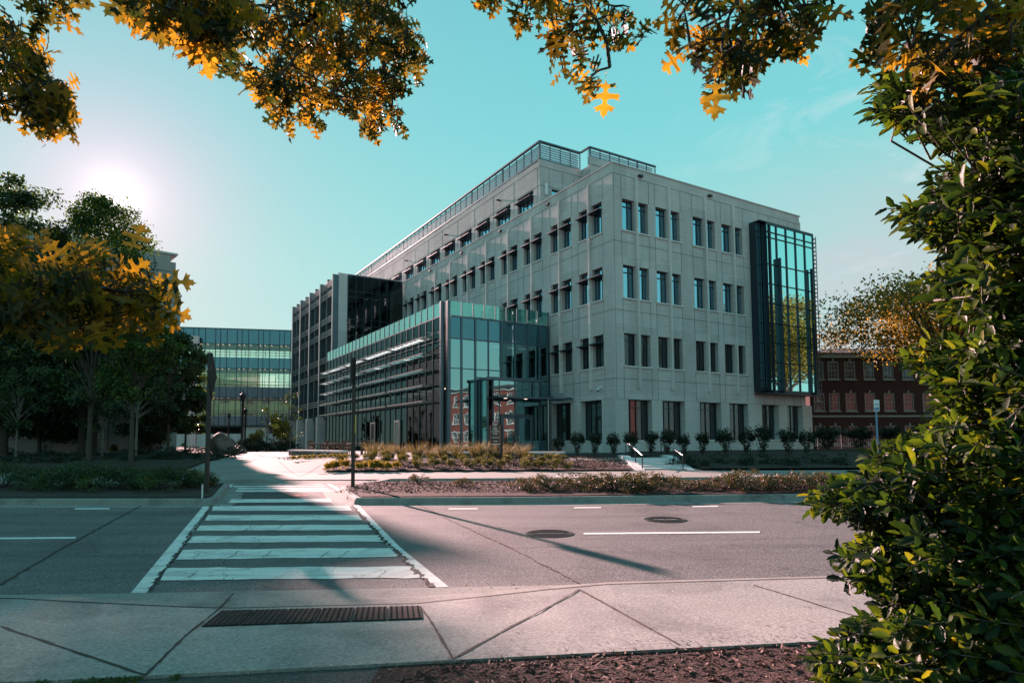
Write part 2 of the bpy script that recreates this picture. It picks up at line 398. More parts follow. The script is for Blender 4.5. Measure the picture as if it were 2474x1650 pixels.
def drape(name, polys, mat, dz, parent=None):
    """flat sheets that follow the ground: polygons cut at the lines where the slope changes"""
    bm = bmesh.new()
    for poly in polys:
        vs = [bm.verts.new((p[0], p[1], 0)) for p in poly]
        try: bm.faces.new(vs)
        except ValueError: pass
    bmesh.ops.triangulate(bm, faces=bm.faces[:])
    for d, _ in HB[1:-1]:
        bmesh.ops.bisect_plane(bm, geom=bm.verts[:] + bm.edges[:] + bm.faces[:], plane_co=(0, d, 0), plane_no=(-.03, 1, 0))
    for v in bm.verts: v.co.z = hgt(v.co.x, v.co.y) + dz
    bmesh.ops.recalc_face_normals(bm, faces=bm.faces[:])
    for f in bm.faces:
        if f.normal.z < 0: f.normal_flip()
    me = bpy.data.meshes.new(name); bm.to_mesh(me); bm.free(); me.materials.append(mat)
    o = bpy.data.objects.new(name, me); C.objects.link(o)
    if parent: o.parent = parent
    return o
def strip(a, b, w):
    a, b = Vector(a[:2]), Vector(b[:2]); d = (b - a).normalized(); n = Vector((-d.y, d.x)) * w / 2
    return [a - n, b - n, b + n, a + n]
def xy(*pp): return [G(*p).xy for p in pp]
def wiggle_line(pts, w, step=.12, amp=.02, seed=0, taper=.5):
    """ragged crack polygon strips along a polyline"""
    rr = random.Random(seed); out = []
    for a, b in zip(pts, pts[1:]):
        a, b = Vector(a), Vector(b); L = (b - a).length; n = max(2, int(L / step)); d = (b - a) / L; nn = Vector((-d.y, d.x))
        prev = None
        for i in range(n + 1):
            c = a + d * (L * i / n) + nn * rr.uniform(-amp, amp); ww = w * rr.uniform(taper, 1.4) / 2
            cur = (c - nn * ww, c + nn * ww)
            if prev: out.append([prev[0], cur[0], cur[1], prev[1]])
            prev = cur
    return out
# ------------------------------------------------------------------ world and sun
SUN_AZ, SUN_EL = rad(-32.6), rad(18.6)
SD = Vector((math.sin(SUN_AZ) * math.cos(SUN_EL), math.cos(SUN_AZ) * math.cos(SUN_EL), math.sin(SUN_EL)))
w = bpy.data.worlds.new('World'); scene.world = w; w.use_nodes = True
nt = w.node_tree; bg = nt.nodes['Background']
sky = nt.nodes.new('ShaderNodeTexSky'); sky.sky_type = 'NISHITA'; sky.sun_disc = False
sky.sun_elevation = SUN_EL; sky.sun_rotation = SUN_AZ; sky.air_density = 1.0; sky.dust_density = .15; sky.ozone_density = 1.0
tc = nt.nodes.new('ShaderNodeTexCoord'); dirv = tc.outputs['Generated']
sep = nt.nodes.new('ShaderNodeSeparateXYZ'); nt.links.new(dirv, sep.inputs[0])
base = ramp(nt, sep.outputs[2], [(0.0, (5.6, 6.9, 6.5)), (.10, (4.5, 7.1, 6.7)), (.25, (3.4, 7.3, 6.9)), (.45, (2.1, 6.6, 6.8)), (.75, (1.4, 5.0, 5.8)), (1, (1.2, 3.2, 4.2))])
# warm lilac haze low on the side away from the sun
dt = nt.nodes.new('ShaderNodeVectorMath'); dt.operation = 'DOT_PRODUCT'; nt.links.new(dirv, dt.inputs[0]); dt.inputs[1].default_value = SD
mp = nt.nodes.new('ShaderNodeMapping'); mp.inputs['Scale'].default_value = (1.6, 1.6, 4.5); nt.links.new(dirv, mp.inputs[0])
cn = noise(nt, mp.outputs[0], 1.5, 7, .55, .5)
az = ramp(nt, sep.outputs[0], [(.18, (0, 0, 0)), (.50, (1, 1, 1))])
lowb = ramp(nt, sep.outputs[2], [(.20, (1, 1, 1)), (.42, (0, 0, 0))])
cl = ramp(nt, cn, [(.32, (.5, .5, .5)), (.55, (1, 1, 1))])
fy = ramp(nt, sep.outputs[1], [(.05, (0, 0, 0)), (.4, (1, 1, 1))]); az = mixc(nt, 1, az, fy, 'MULTIPLY')
f1 = mixc(nt, 1, az, lowb, 'MULTIPLY'); f1 = mixc(nt, 1, f1, cl, 'MULTIPLY')
base = mixc(nt, f1, base, (6.4, 5.7, 6.1))
mp2 = nt.nodes.new('ShaderNodeMapping'); mp2.inputs['Scale'].default_value = (3, 3, 9); mp2.inputs['Rotation'].default_value = (.3, .5, .2); nt.links.new(dirv, mp2.inputs[0])
wisp = ramp(nt, noise(nt, mp2.outputs[0], 1.6, 8, .6, 1.2), [(.50, (0, 0, 0)), (.74, (.7, .7, .7))])
base = mixc(nt, mixc(nt, 1, wisp, az, 'MULTIPLY'), base, (7.8, 8.2, 8.6))
skyc = mixc(nt, .10, base, sky.outputs[0])
# aureole round the sun
def powd(e):
    p = N(nt, 'ShaderNodeMath', operation='POWER'); mx = N(nt, 'ShaderNodeMath', operation='MAXIMUM'); nt.links.new(dt.outputs['Value'], mx.inputs[0]); mx.inputs[1].default_value = 0
    nt.links.new(mx.outputs[0], p.inputs[0]); p.inputs[1].default_value = e; return p.outputs[0]
def addglow(c, e, col):
    g = nt.nodes.new('ShaderNodeVectorMath'); g.operation = 'SCALE'; g.inputs[0].default_value = col; nt.links.new(powd(e), g.inputs['Scale'])
    a = nt.nodes.new('ShaderNodeVectorMath'); a.operation = 'ADD'; nt.links.new(c, a.inputs[0]); nt.links.new(g.outputs[0], a.inputs[1]); return a.outputs[0]
skyc = addglow(skyc, 18, (1.2, -.2, -.1))
skyc = addglow(skyc, 110, (2.6, -.1, .5))
skyc = addglow(skyc, 350, (1.6, 1.0, 1.2))
skyc = addglow(skyc, 1600, (3.0, 2.8, 2.8))
skyc = addglow(skyc, 14000, (34, 33, 33))
nt.links.new(skyc, bg.inputs[0]); bg.inputs[1].default_value = .0285

sun_d = bpy.data.lights.new('sun', 'SUN'); sun_d.energy = 5.0; sun_d.angle = rad(.9); sun_d.color = (1, .615, .595)
sun = bpy.data.objects.new('sun', sun_d); C.objects.link(sun)
sun.rotation_euler = (-SD).to_track_quat('-Z', 'Y').to_euler()
vs = scene.view_settings; vs.view_transform = 'Standard'; vs.look = 'None'; vs.exposure = 1.95; vs.gamma = 1
scene.cycles.max_bounces = 7; scene.cycles.transparent_max_bounces = 12; scene.cycles.caustics_reflective = False; scene.cycles.caustics_refractive = False
scene.cycles.sample_clamp_indirect = 4

# ------------------------------------------------------------------ ground
struct(drape('ground', [[(-400, -60), (400, -60), (400, 900), (-400, 900)]], M['grass'], -.03))
ROADA = [G(0, 1366), G(300, 1362), G(1030, 1348), G(1330, 1342), G(1910, 1325)]
ra = [p.xy for p in ROADA]
dl = (ra[0] - ra[1]).normalized(); dr = Vector((1, .085)).normalized()
EDGE = [ra[0] + dl * 60] + ra + [ra[-1] + dr * 80]
FAR0, FAR1 = 21.1, 21.1
def farkerb(x): return 20.9 + .0 * x      # edge of the second carriageway
road_poly = EDGE + [Vector((90, 20.9)), Vector((-70, 20.9))]
struct(drape('road', [road_poly], M['asphalt'], 0))
# near gutter and kerb
KB = [G(0, 1390, .03), G(250, 1394, .03), G(480, 1403, .0), G(965, 1391, .0), G(1330, 1354, .05), G(1910, 1334, .06)]
kb = [p.xy for p in KB]; kb = [kb[0] + (kb[0] - kb[1]).normalized() * 60] + kb + [kb[-1] + dr * 80]
def ribbon(name, A, B, za, zb, mat, nsub=1):
    """sloping strip between two polylines"""
    mb = MB()
    for i in range(len(A) - 1):
        mb.face([(*A[i], za[i]), (*A[i + 1], za[i + 1]), (*B[i + 1], zb[i + 1]), (*B[i], zb[i])])
    return mb.build(name, mat)
def near_on(poly, x):
    for a, b in zip(poly, poly[1:]):
        if a.x <= x <= b.x: return a + (b - a) * ((x - a.x) / (b.x - a.x))
    return poly[-1]
xsK = [-60, -12, -5.6, -4.8, -4.1, -3.5, -3.05, -2.7, -1.8, -.95, -.3, .4, 1.0, 2, 4, 20, 60]
def zk(x):          # height of the kerb top: dropped in front of the crossing
    if x < -4.8: return .10
    if x < -2.75: return .10 - .075 * (x + 4.8) / 2.05
    if x < -.9: return .025
    if x < .95: return .025 + .075 * (x + .9) / 1.85
    return .10
A_ = [near_on(EDGE, x) for x in xsK]; B_ = [near_on(kb, x) for x in xsK]
mid = [a.lerp(b, .55) for a, b in zip(A_, B_)]
mid2 = [a.lerp(b, .66) for a, b in zip(A_, B_)]
mb = MB()
for i in range(len(xsK) - 1):
    z0, z1 = zk(xsK[i]), zk(xsK[i + 1])
    mb.face([(*A_[i], .004), (*A_[i + 1], .004), (*mid[i + 1], .006), (*mid[i], .006)])
    mb.face([(*mid[i], .006), (*mid[i + 1], .006), (*mid2[i + 1], z1 * .88), (*mid2[i], z0 * .88)])
    mb.face([(*mid2[i], z0 * .88), (*mid2[i + 1], z1 * .88), (*B_[i + 1], z1), (*B_[i], z0)])
struct(mb.build('gutter_kerb', M['kerb'], smooth=True))
# near sidewalk, following the kerb height
INN = [G(0, 1566, .1).xy, G(340, 1550, .1).xy, G(1040, 1514, .1).xy, G(1900, 1470, .1).xy]
inn = [INN[0] + Vector((-60, -6))] + INN + [INN[-1] + Vector((80, 10))]
I_ = [near_on(inn, x) for x in xsK]
mb = MB()
for i in range(len(xsK) - 1):
    z0, z1 = zk(xsK[i]), zk(xsK[i + 1])
    q = .55
    m0, m1 = B_[i].lerp(I_[i], q), B_[i + 1].lerp(I_[i + 1], q)
    mb.face([(*B_[i], z0), (*B_[i + 1], z1), (*m1, .09), (*m0, .09)])
    mb.face([(*m0, .09), (*m1, .09), (*I_[i + 1], .10), (*I_[i], .10)])
    mb.face([(*I_[i], .10), (*I_[i + 1], .10), (*I_[i + 1], -.02), (*I_[i], -.02)])
struct(mb.build('sidewalk', M['concrete']))
def zs(p):
    """height of the near sidewalk at an xy point"""
    x, y = p; b = near_on(kb, x).y; i = near_on(inn, x).y
    t = (b - y) / max(.01, b - i); z0 = zk(x)
    if t < 0: return z0
    return z0 + (.09 - z0) * t / .55 if t < .55 else .09 + .01 * (t - .55) / .45
def on_walk(name, polys, mat, dz=.004, sub=.25, parent=None):
    mb = MB()
    for p in polys: mb.face([(q[0], q[1], zs(q) + dz) for q in p])
    return mb.build(name, mat, parent)
def GW(px, py):
    p = G(px, py, .06).xy
    for _ in range(4): p = G(px, py, zs(p)).xy
    return p
jl = []
for pts in [[(-300, 1340), (0, 1437), (333, 1550)], [(333, 1550), (430, 1456), (537, 1362)], [(1330, 1353), (1180, 1435), (1040, 1512)], [(965, 1392), (1003, 1450), (1040, 1512)], [(1330, 1353), (1440, 1414), (1560, 1480)], [(1730, 1343), (1840, 1376), (1960, 1413), (2120, 1465)]]:
    q = [GW(*p) for p in pts]; qs = []
    for a, b in zip(q, q[1:]):
        for k in range(4): qs.append(a.lerp(b, k / 4))
    qs.append(q[-1]); jl += wiggle_line(qs, .022, .1, .004, 3, .6)
q = [B_[i] for i in range(1, len(B_) - 1)]
jl2 = []
for a, b in zip(q, q[1:]):
    n = max(1, int((b - a).length / .5))
    for k in range(n): jl2.append([a.lerp(b, k / n), a.lerp(b, (k + 1) / n)])
jl += [strip(a, b, .022) for a, b in jl2]
struct(on_walk('sidewalk_joint', jl, M['joint'], .004))
# strips in front of the camera
struct(drape('verge_asphalt', [[inn[0] + Vector((0, .0)), inn[1], inn[2], inn[3].lerp(inn[2], .25), Vector((-1.0, -3)), Vector((-60, -3))]], M['asphalt_dark'], .078))
mulch_near = drape('mulch_bed', [[inn[3].lerp(inn[2], .25), inn[3], inn[4], inn[5], Vector((60, -8)), Vector((-.9, -8))]], M['mulch'], .082); struct(mulch_near)
# loose chips
n = 5200
P = np.zeros((n, 3)); t = RNG.uniform(0, 1, n); P[:, 0] = RNG.uniform(-1.2, 4.5, n); 
ey = np.array([near_on(inn, x).y for x in P[:, 0]]); P[:, 1] = ey - .03 - RNG.uniform(0, 1, n) ** 1.2 * 1.9
keep = (P[:, 0] > -.55 - (ey - P[:, 1]) * .5); P = P[keep]; P[:, 2] = .087 + RNG.uniform(0, .018, len(P))
n = len(P); A, S_, Nn = rot_frames(n, 0, 0); A[:, 2] *= .25; A /= np.linalg.norm(A, axis=1)[:, None]
leaf_mesh('mulch_chips', P, A, S_, Nn, RNG.uniform(.012, .06, n), [(-.16, 0, 0), (.16, 0, 0), (.1, 1, 0), (-.12, 1, 0)], [(0, 1, 2, 3)], M['chips'], None)
tag(bpy.data.objects['mulch_chips'], 'loose reddish bark chips strewn over the planting bed', 'bark mulch', kind='stuff')
# debris spilled on the sidewalk
n = 420; P = np.zeros((n, 3)); P[:, 0] = np.concatenate([RNG.uniform(-.9, 1.2, 130), RNG.uniform(1.2, 3.4, 290)])
ey = np.array([near_on(inn, x).y for x in P[:, 0]]); P[:, 1] = ey + np.abs(RNG.normal(0, .16, n)) * RNG.choice([1, .5, 2.2], n)
P[:, 2] = [zs((a, b)) + .006 for a, b in P[:, :2]]
A, S_, Nn = rot_frames(n); A[:, 2] *= .1; S_[:, 2] *= .1
o = leaf_mesh('litter', P, A, S_, Nn, RNG.uniform(.008, .028, n), [(-.3, 0, 0), (.3, 0, 0), (.2, 1, 0), (-.25, .8, 0)], [(0, 1, 2, 3)], M['joint'], None)
tag(o, 'dark crumbs of bark spilled over the sidewalk edge', 'debris', kind='stuff')
# moss at the lower left
n = 1500; P = np.zeros((n, 3)); P[:, 0] = RNG.uniform(-3.4, -2.15, n); ey = np.array([near_on(inn, x).y for x in P[:, 0]])
P[:, 1] = ey - np.abs(RNG.normal(0, .06, n)); P[:, 2] = .078 + RNG.uniform(0, .022, n)
sel = np.sin(P[:, 0] * 9) + np.sin(P[:, 0] * 23 + 1) > -.3; P = P[sel]
o = foliage('grass', P, .016, M['tree_leaf_green'], None, .4, -1.2, 0); tag(o, 'low green weeds along the sidewalk edge', 'grass', kind='stuff')

# road markings ----------------------------------------------------------------
def quad(*pp): return [G(*p).xy for p in pp]
bars = [((383, 1304), (950, 1301), (975, 1327), (368, 1332)), ((420, 1262), (900, 1258), (918, 1279), (404, 1284)), ((443, 1231), (868, 1229), (884, 1243), (430, 1246)),
        ((460, 1206), (845, 1205), (857, 1217), (450, 1219)), ((478, 1183), (822, 1182), (832, 1194), (470, 1195)), ((490, 1161.5), (800, 1161), (808, 1172), (486, 1172.5)),
        ((517, 1146), (757, 1145), (762, 1153), (512, 1154)), ((528, 1125.5), (760, 1125), (764, 1128.5), (525, 1129)), ((533, 1120), (752, 1120), (756, 1122.8), (531, 1123)),
        ((537, 1115), (745, 1115), (749, 1117.6), (535, 1117.6)), ((541, 1110), (738, 1110), (742, 1112.4), (539, 1112.4))]
cw = []
rr = random.Random(5)
for b in bars:                       # edges slightly ragged
    tl, tr, br_, bl = b; nseg = 14; top = []; bot = []
    for k in range(nseg + 1):
        t = k / nseg; h = (bl[1] - tl[1]); j = h * .04
        top.append((tl[0] + (tr[0] - tl[0]) * t, tl[1] + (tr[1] - tl[1]) * t + rr.uniform(-j, j)))
        bot.append((bl[0] + (br_[0] - bl[0]) * t, bl[1] + (br_[1] - bl[1]) * t + rr.uniform(-j, j)))
    for k in range(nseg): cw.append(quad(top[k], top[k + 1], bot[k + 1], bot[k]))
for q in [((300, 1362), (336, 1361.5), (404, 1275), (372, 1275)), ((372, 1275), (404, 1275), (487, 1160), (468, 1160.5)), ((1000, 1349), (1031, 1348), (918, 1256), (892, 1256)), ((892, 1256), (918, 1256), (822, 1158), (808, 1158)),
          ((512, 1130), (521, 1130), (540, 1108), (531, 1108)), ((785, 1125), (773, 1125), (744, 1108), (753, 1108))]: cw.append(quad(*q))
struct(drape('crosswalk', cw, M['paint'], .006))
dk = [quad((500, 1158), (800, 1157), (757, 1129), (524, 1129.5))]
struct(drape('asphalt_patch', [quad((487, 1160), (808, 1158), (765, 1130), (522, 1130))], M['asphalt_dark'], .003))
lm = [quad((1340, 1223.5), (1745, 1220), (1745, 1223.5), (1340, 1227)), quad((1030, 1167), (1097, 1166.8), (1097, 1169.2), (1030, 1169.5)), quad((1318, 1164.6), (1380, 1164), (1380, 1166.4), (1318, 1167)),
      quad((1590, 1162), (1648, 1161), (1650, 1163.2), (1590, 1164.4)), quad((0, 1234.5), (175, 1233), (172, 1236.5), (0, 1238)), quad((172, 1167), (252, 1166.5), (252, 1169), (172, 1169.5)),
      quad((-900, 1240), (-300, 1236), (-300, 1240), (-900, 1244)), quad((1872, 1171), (1960, 1170), (1962, 1172), (1872, 1173)), quad((1890, 1177), (1990, 1176), (1992, 1178.5), (1890, 1179.5)), quad((2150, 1218), (2450, 1214), (2450, 1218), (2150, 1222)), quad((1912, 1184), (2010, 1183), (2012, 1186), (1914, 1187))]
struct(drape('lane_marking', lm, M['paint_thin'], .006))
struct(drape('survey_mark', [quad((661, 1137.2), (706, 1137.2), (706, 1138.4), (661, 1138.4)), quad((677, 1135.6), (688, 1135.6), (689, 1140), (676, 1140))], M['red_paint'], .009))
cr_ = []
def px_line(pts, n=6):
    out = []
    for a, b in zip(pts, pts[1:]):
        for k in range(n): t = k / n; out.append(G(a[0] + (b[0] - a[0]) * t, a[1] + (b[1] - a[1]) * t).xy)
    out.append(G(*pts[-1]).xy); return out
cr_ += wiggle_line(px_line([(0, 1343), (130, 1266), (325, 1160)], 5), .035, .12, .012, 1)
cr_ += wiggle_line(px_line([(960, 1158), (1040, 1198), (1160, 1252), (1335, 1342)], 5), .028, .1, .015, 2)
cr_ += wiggle_line(px_line([(340, 1361), (380, 1306), (404, 1276), (440, 1222), (486, 1161)], 5), .05, .06, .025, 4, .1)
cr_ += wiggle_line(px_line([(996, 1348), (960, 1318), (918, 1274), (884, 1243), (850, 1205), (808, 1159)], 5), .06, .06, .03, 5, .1)
cr_ += wiggle_line(px_line([(1170, 1258), (1270, 1255), (1400, 1256)], 5), .012, .15, .02, 6)
cr_ += wiggle_line(px_line([(1330, 1236), (1600, 1240), (1860, 1234)], 5), .012, .2, .03, 8)
cr_ += wiggle_line(px_line([(1300, 1190), (1500, 1183), (1800, 1178)], 5), .014, .2, .03, 9)
cr_ += wiggle_line(px_line([(0, 1222), (100, 1220), (250, 1223)], 5), .014, .2, .02, 10)
for k in range(9):
    x = rr.uniform(420, 900); y = rr.choice([1272, 1318, 1238, 1212])
    cr_ += wiggle_line(px_line([(x, y - 7), (x - 8, y), (x - 22, y + 9)], 2), .010, .05, .01, 20 + k)
struct(drape('asphalt_crack', cr_, M['joint'], .010))

# manhole covers -------------------------------------------------------------------
def manhole(px, py, label, rr_):
    c = G(px, py); t = thing('manhole_cover', label, 'manhole cover', (c.x, c.y, c.z), 0, 'manhole covers in the road')
    m = MB(); m.lathe([(rr_, -.02), (rr_, .010), (rr_ * .9, .012), (rr_ * .9, -.02)], n=40); m.build('rim', M['cast_iron'], t)
    m = MB(); m.lathe([(rr_ * .89, -.02), (rr_ * .89, .007)], n=40)
    k = -rr_ * .8
    while k < rr_ * .8:
        hw = math.sqrt(max(.0, (rr_ * .83) ** 2 - k * k))
        if abs(k) > rr_ * .12: m.box(-hw, hw, k - .012, k + .012, .007, .013)
        k += .055
    m.build('lid', M['cast_iron'], t)
    for q in range(7): pass
    m = MB()
    for q in range(9): m.box(-rr_ * .5 + q * rr_ * .125, -rr_ * .5 + q * rr_ * .125 + rr_ * .07, -.03, .03, .0075, .012)
    m.build('letter_band', M['alu'], t)
    t.rotation_euler = (math.atan(.0175), 0, 0)
manhole(1262, 1225, 'round cast iron manhole cover nearest the crosswalk', .40)
manhole(1527, 1193, 'round cast iron manhole cover beyond the long lane dash', .40)

# tactile paving (near and far) ----------------------------------------------------
def tactile(corners, label, nt_, dome=.018):
    a, b, c, d = [Vector(p) for p in corners]      # far-left, far-right, near-right, near-left
    o3 = lambda p, dz: (p.x, p.y, (zs(p) if p.y < 10 else hgt(p.x, p.y) + .012) + dz)
    m0 = None; t = thing('tactile_paving', label, 'tactile paving', (0, 0, 0), 0, 'tactile paving strips')
    for i in range(nt_):
        m = MB(); u0, u1 = i / nt_ + .004, (i + 1) / nt_ - .004
        p = [a.lerp(b, u0), a.lerp(b, u1), d.lerp(c, u1), d.lerp(c, u0)]
        m.face([o3(p[3], .014), o3(p[2], .014), o3(p[1], .014), o3(p[0], .014)])
        for j in range(4):
            pa, pb = p[j], p[(j + 1) % 4]; m.face([o3(pa, .014), o3(pb, .014), o3(pb, 0), o3(pa, 0)])
        for ix in range(6):
            for iy in range(8):
                u = u0 + (u1 - u0) * (ix + .5) / 6; v = (iy + .5) / 8
                q = a.lerp(b, u).lerp(d.lerp(c, u), v)
                z = o3(q, 0)[2]
                m.lathe([(dome, z + .013), (dome * .8, z + .020), (dome * .4, z + .022)], q.x, q.y, 8)
        m.build('tile', M['tactile'], t)
tactile([GW(507, 1404), GW(966, 1393), GW(972, 1421), GW(462, 1439)], 'dark tactile paving strip set in the near sidewalk ramp', 6, .011)
tactile([G(585, 1098.5).xy, G(688, 1098.5).xy, G(690, 1103).xy, G(578, 1103).xy], 'dark tactile paving strip beyond the far end of the crosswalk', 6, .02)

# islands --------------------------------------------------------------------------
def island(name, outline, top=.14):
    """kerb ring and soil inside"""
    n = len(outline); cen = sum(outline, Vector((0, 0))) / n
    def inset(d):
        out = []
        for i in range(n):
            a, b, c = outline[i - 1], outline[i], outline[(i + 1) % n]
            e1 = (b - a).normalized(); e2 = (c - b).normalized(); n1 = Vector((-e1.y, e1.x)); n2 = Vector((-e2.y, e2.x)); m_ = (n1 + n2).normalized()
            out.append(b + m_ * d / max(.35, m_.dot(n1)))
        return out
    return inset
def kerb_ring(name, outline, mat_top, top, wk, soil_name, soil_mat, soil_rise=.05):
    ins = island(name, outline); prof = [(-.45, .004), (0, .008), (.035, top * .75), (.07, top), (wk, top), (wk + .01, top - .05)]
    rings = [[(p.x, p.y, hgt(p.x, p.y) + z) for p in ins(d)] for d, z in prof]
    mb = MB(); n = len(outline)
    for r0, r1 in zip(rings, rings[1:]):
        for i in range(n):
            j = (i + 1) % n; mb.face([r0[i], r0[j], r1[j], r1[i]])
    struct(mb.build(name, M['kerb']))
    inner = ins(wk + .005)
    return struct(drape(soil_name, [inner], soil_mat, top - .03 + soil_rise))
def pl(*pp): return [G(a, b).xy for a, b in pp]
RI = pl((812, 1158), (1200, 1156.5), (1800, 1149), (2100, 1146)); RI = RI + [Vector((30, RI[-1].y)), Vector((30, RI[-1].y + 2.4))]
tipR = pl((795, 1146), (779, 1128.5)); RIs = RI + [Vector((tipR[1].x + .6, G(800, 1117).y))] + [tipR[1], tipR[0]]
RIs[4] = Vector((30, RIs[3].y)); RIs[5] = Vector((30, G(800, 1117).y))
kerb_ring('kerb_right_island', RIs, None, .15, .17, 'island_mulch_right', M['mulch'])
LI = pl((487, 1160), (505, 1152), (517, 1134)); LI = LI + [Vector((LI[-1].x - .7, G(500, 1120).y)), Vector((-40, G(500, 1120).y)), Vector((-40, G(0, 1160).y)), G(0, 1160).xy]
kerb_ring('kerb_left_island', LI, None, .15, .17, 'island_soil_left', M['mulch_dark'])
# far side kerb and pavements
XK = [-60, -16, -8.2, -7.6, -4.6, -4.0, 60]
mb = MB()
for x0, x1 in zip(XK, XK[1:]):
    f = lambda x: .02 if -8 < x < -4.4 else .14
    y = 20.9
    a0, a1 = f(x0), f(x1)
    mb.face([(x0, y - .4, hgt(x0, y - .4) + .006), (x1, y - .4, hgt(x1, y - .4) + .006), (x1, y, hgt(x1, y) + .008), (x0, y, hgt(x0, y) + .008)])
    mb.face([(x0, y, hgt(x0, y) + .008), (x1, y, hgt(x1, y) + .008), (x1, y + .05, hgt(x1, y) + a1), (x0, y + .05, hgt(x0, y) + a0)])
    mb.face([(x0, y + .05, hgt(x0, y) + a0), (x1, y + .05, hgt(x1, y) + a1), (x1, y + .6, hgt(x1, y) + a1 * .7 + .04), (x0, y + .6, hgt(x0, y) + a0 * .7 + .04)])
struct(mb.build('far_kerb', M['kerb']))
# ------------------------------------------------------------------ main building (local frame: x along the right facade, y along the left one)
KX, KY, YAW = 7.065, 43.0, rad(58.636)
BLD = thing('office_building', 'five storey precast concrete office building with glass entrance box, filling the centre', 'office building', (KX, KY, 0), PI / 2 - YAW)
Z0 = .45     # below ground
def wall_holes(mb, mp, s0, s1, z0, z1, holes, depth=.34):
    """front faces around rectangular holes plus the reveals; mp(s,z,off)->xyz, off>0 goes inward"""
    ss = sorted({s0, s1, *[h[0] for h in holes], *[h[1] for h in holes]}); zz = sorted({z0, z1, *[h[2] for h in holes], *[h[3] for h in holes]})
    for a, b in zip(ss, ss[1:]):
        for c, d in zip(zz, zz[1:]):
            m, q = (a + b) / 2, (c + d) / 2
            if any(h[0] < m < h[1] and h[2] < q < h[3] for h in holes): continue
            mb.face([mp(a, c, 0), mp(b, c, 0), mp(b, d, 0), mp(a, d, 0)])
    for a, b, c, d in holes:
        mb.face([mp(a, c, 0), mp(a, c, depth), mp(a, d, depth), mp(a, d, 0)]); mb.face([mp(b, c, 0), mp(b, d, 0), mp(b, d, depth), mp(b, c, depth)])
        mb.face([mp(a, c, 0), mp(b, c, 0), mp(b, c, depth), mp(a, c, depth)]); mb.face([mp(a, d, 0), mp(a, d, depth), mp(b, d, depth), mp(b, d, 0)])
RF = lambda s, z, o: (s, o, z)                 # right facade
LF = lambda s, z, o: (o, s, z)                 # left facade
def mbox(mb, mp, a, b, c, d, o0, o1):
    p0, p1 = mp(a, c, o0), mp(b, d, o1)
    mb.box(min(p0[0], p1[0]), max(p0[0], p1[0]), min(p0[1], p1[1]), max(p0[1], p1[1]), min(p0[2], p1[2]), max(p0[2], p1[2]))
ROWS = {2: (6.74, 9.03), 3: (11.5, 13.85), 4: (16.31, 18.57)}
# window prototypes: origin at lower corner, local x right along wall (towards +s), y inward
def win_proto(wd, ht, vert, trans, mat_pane, shade=False, fm='slate', sd=.36):
    """frame mesh with a pane child, in a local frame x=s, y=inward, z up"""
    m = MB(); t = .055
    m.box(0, t, 0, .09, 0, ht); m.box(wd - t, wd, 0, .09, 0, ht); m.box(t, wd - t, 0, .09, 0, t); m.box(t, wd - t, 0, .09, ht - t, ht)
    for v in vert: m.box(v - t / 2, v + t / 2, -.012, .085, t, ht - t)
    for h in trans: m.box(t, wd - t, -.008, .082, h - t / 2, h + t / 2)
    if shade:
        m.box(-.06, wd + .06, -.62, -.02, ht * .72, ht * .72 + .06)
        m.box(.02, wd - .02, -.34, -.02, ht * .72 - .05, ht * .72 - .005)
    o = m.build('window', M[fm]); 
    q = MB(); q.face([(t * .5, .05, t * .5), (wd - t * .5, .05, t * .5), (wd - t * .5, .05, ht - t * .5), (t * .5, .05, ht - t * .5)])
    p = q.build('pane', M[mat_pane], o)
    q = MB(); q.box(-.06, wd + .06, -sd, .0, -.09, .012); q.build('sill', M['precast_light'], o)
    return o
PROTO = {}
def put_window(key, args, x, y, z, rz):
    if key not in PROTO:
        o = win_proto(*args[0], **args[1]); PROTO[key] = o
    else: o = copy_tree(PROTO[key])
    o.parent = BLD; o.location = (x, y, z); o.rotation_euler = (0, 0, rz); return o
RW = [(.85, 2.02), (2.2, 3.3), (4.05, 5.2), (5.4, 6.5), (7.9, 9.05), (9.25, 10.35), (11.1, 12.25), (12.45, 13.55)]
RG = [(1.06, 3.26), (4.28, 6.52), (8.09, 10.42), (11.36, 13.56), (15.22, 17.37), (18.45, 20.56)]
LW = [(1.2, 2.38), (2.68, 3.9)]
for k in range(9):
    b = 4.85 + (k // 2) * 7.72 + (k % 2) * 3.95
    LW += [(b, b + 1.22), (b + 1.52, b + 2.72)]
LW = [p for p in LW if p[1] < 38.9]
LG = [(1.42, 3.83), (5.06, 7.5)]
TOP = 20.93
# --- right wall
mb = MB(); holes = [(a, b, *ROWS[r]) for r in (2, 3, 4) for a, b in RW]
hole_low = [(a, b, 1.6, 4.41) for a, b in RG]
wall_holes(mb, RF, 0, 21.1, 4.46, TOP, holes)
mb.face([RF(21.1, 4.46, 0), (21.1, 30, 4.46), (21.1, 30, TOP), RF(21.1, TOP, 0)])
# lower storey stands a little proud
LO = lambda s, z, o: (s, o - .07, z)
wall_holes(mb, LO, -.07, 21.84, Z0, 4.46, hole_low, .5)
mb.face([(-.07, -.07, 4.46), (21.84, -.07, 4.46), (21.84, .0, 4.46), (-.07, .0, 4.46)])
mb.face([(21.84, -.07, Z0), (21.84, 30, Z0), (21.84, 30, 4.46), (21.84, -.07, 4.46)]); mb.face([(21.1, 0, 4.46), (21.84, 0, 4.46), (21.84, 30, 4.46), (21.1, 30, 4.46)])
mb.box(-.06, 21.2, -.06, .3, TOP, TOP + .09)
mb.box(21.1, 21.25, 0, 6, 17, 20.45)
mb.mi = 1
def jv(mp, s, a, b, w=.035): mbox(mb, mp, s - w / 2, s + w / 2, a, b, -.004, .02)
def jh(mp, z, a, b, w=.035): mbox(mb, mp, a, b, z - w / 2, z + w / 2, -.0045, .02)
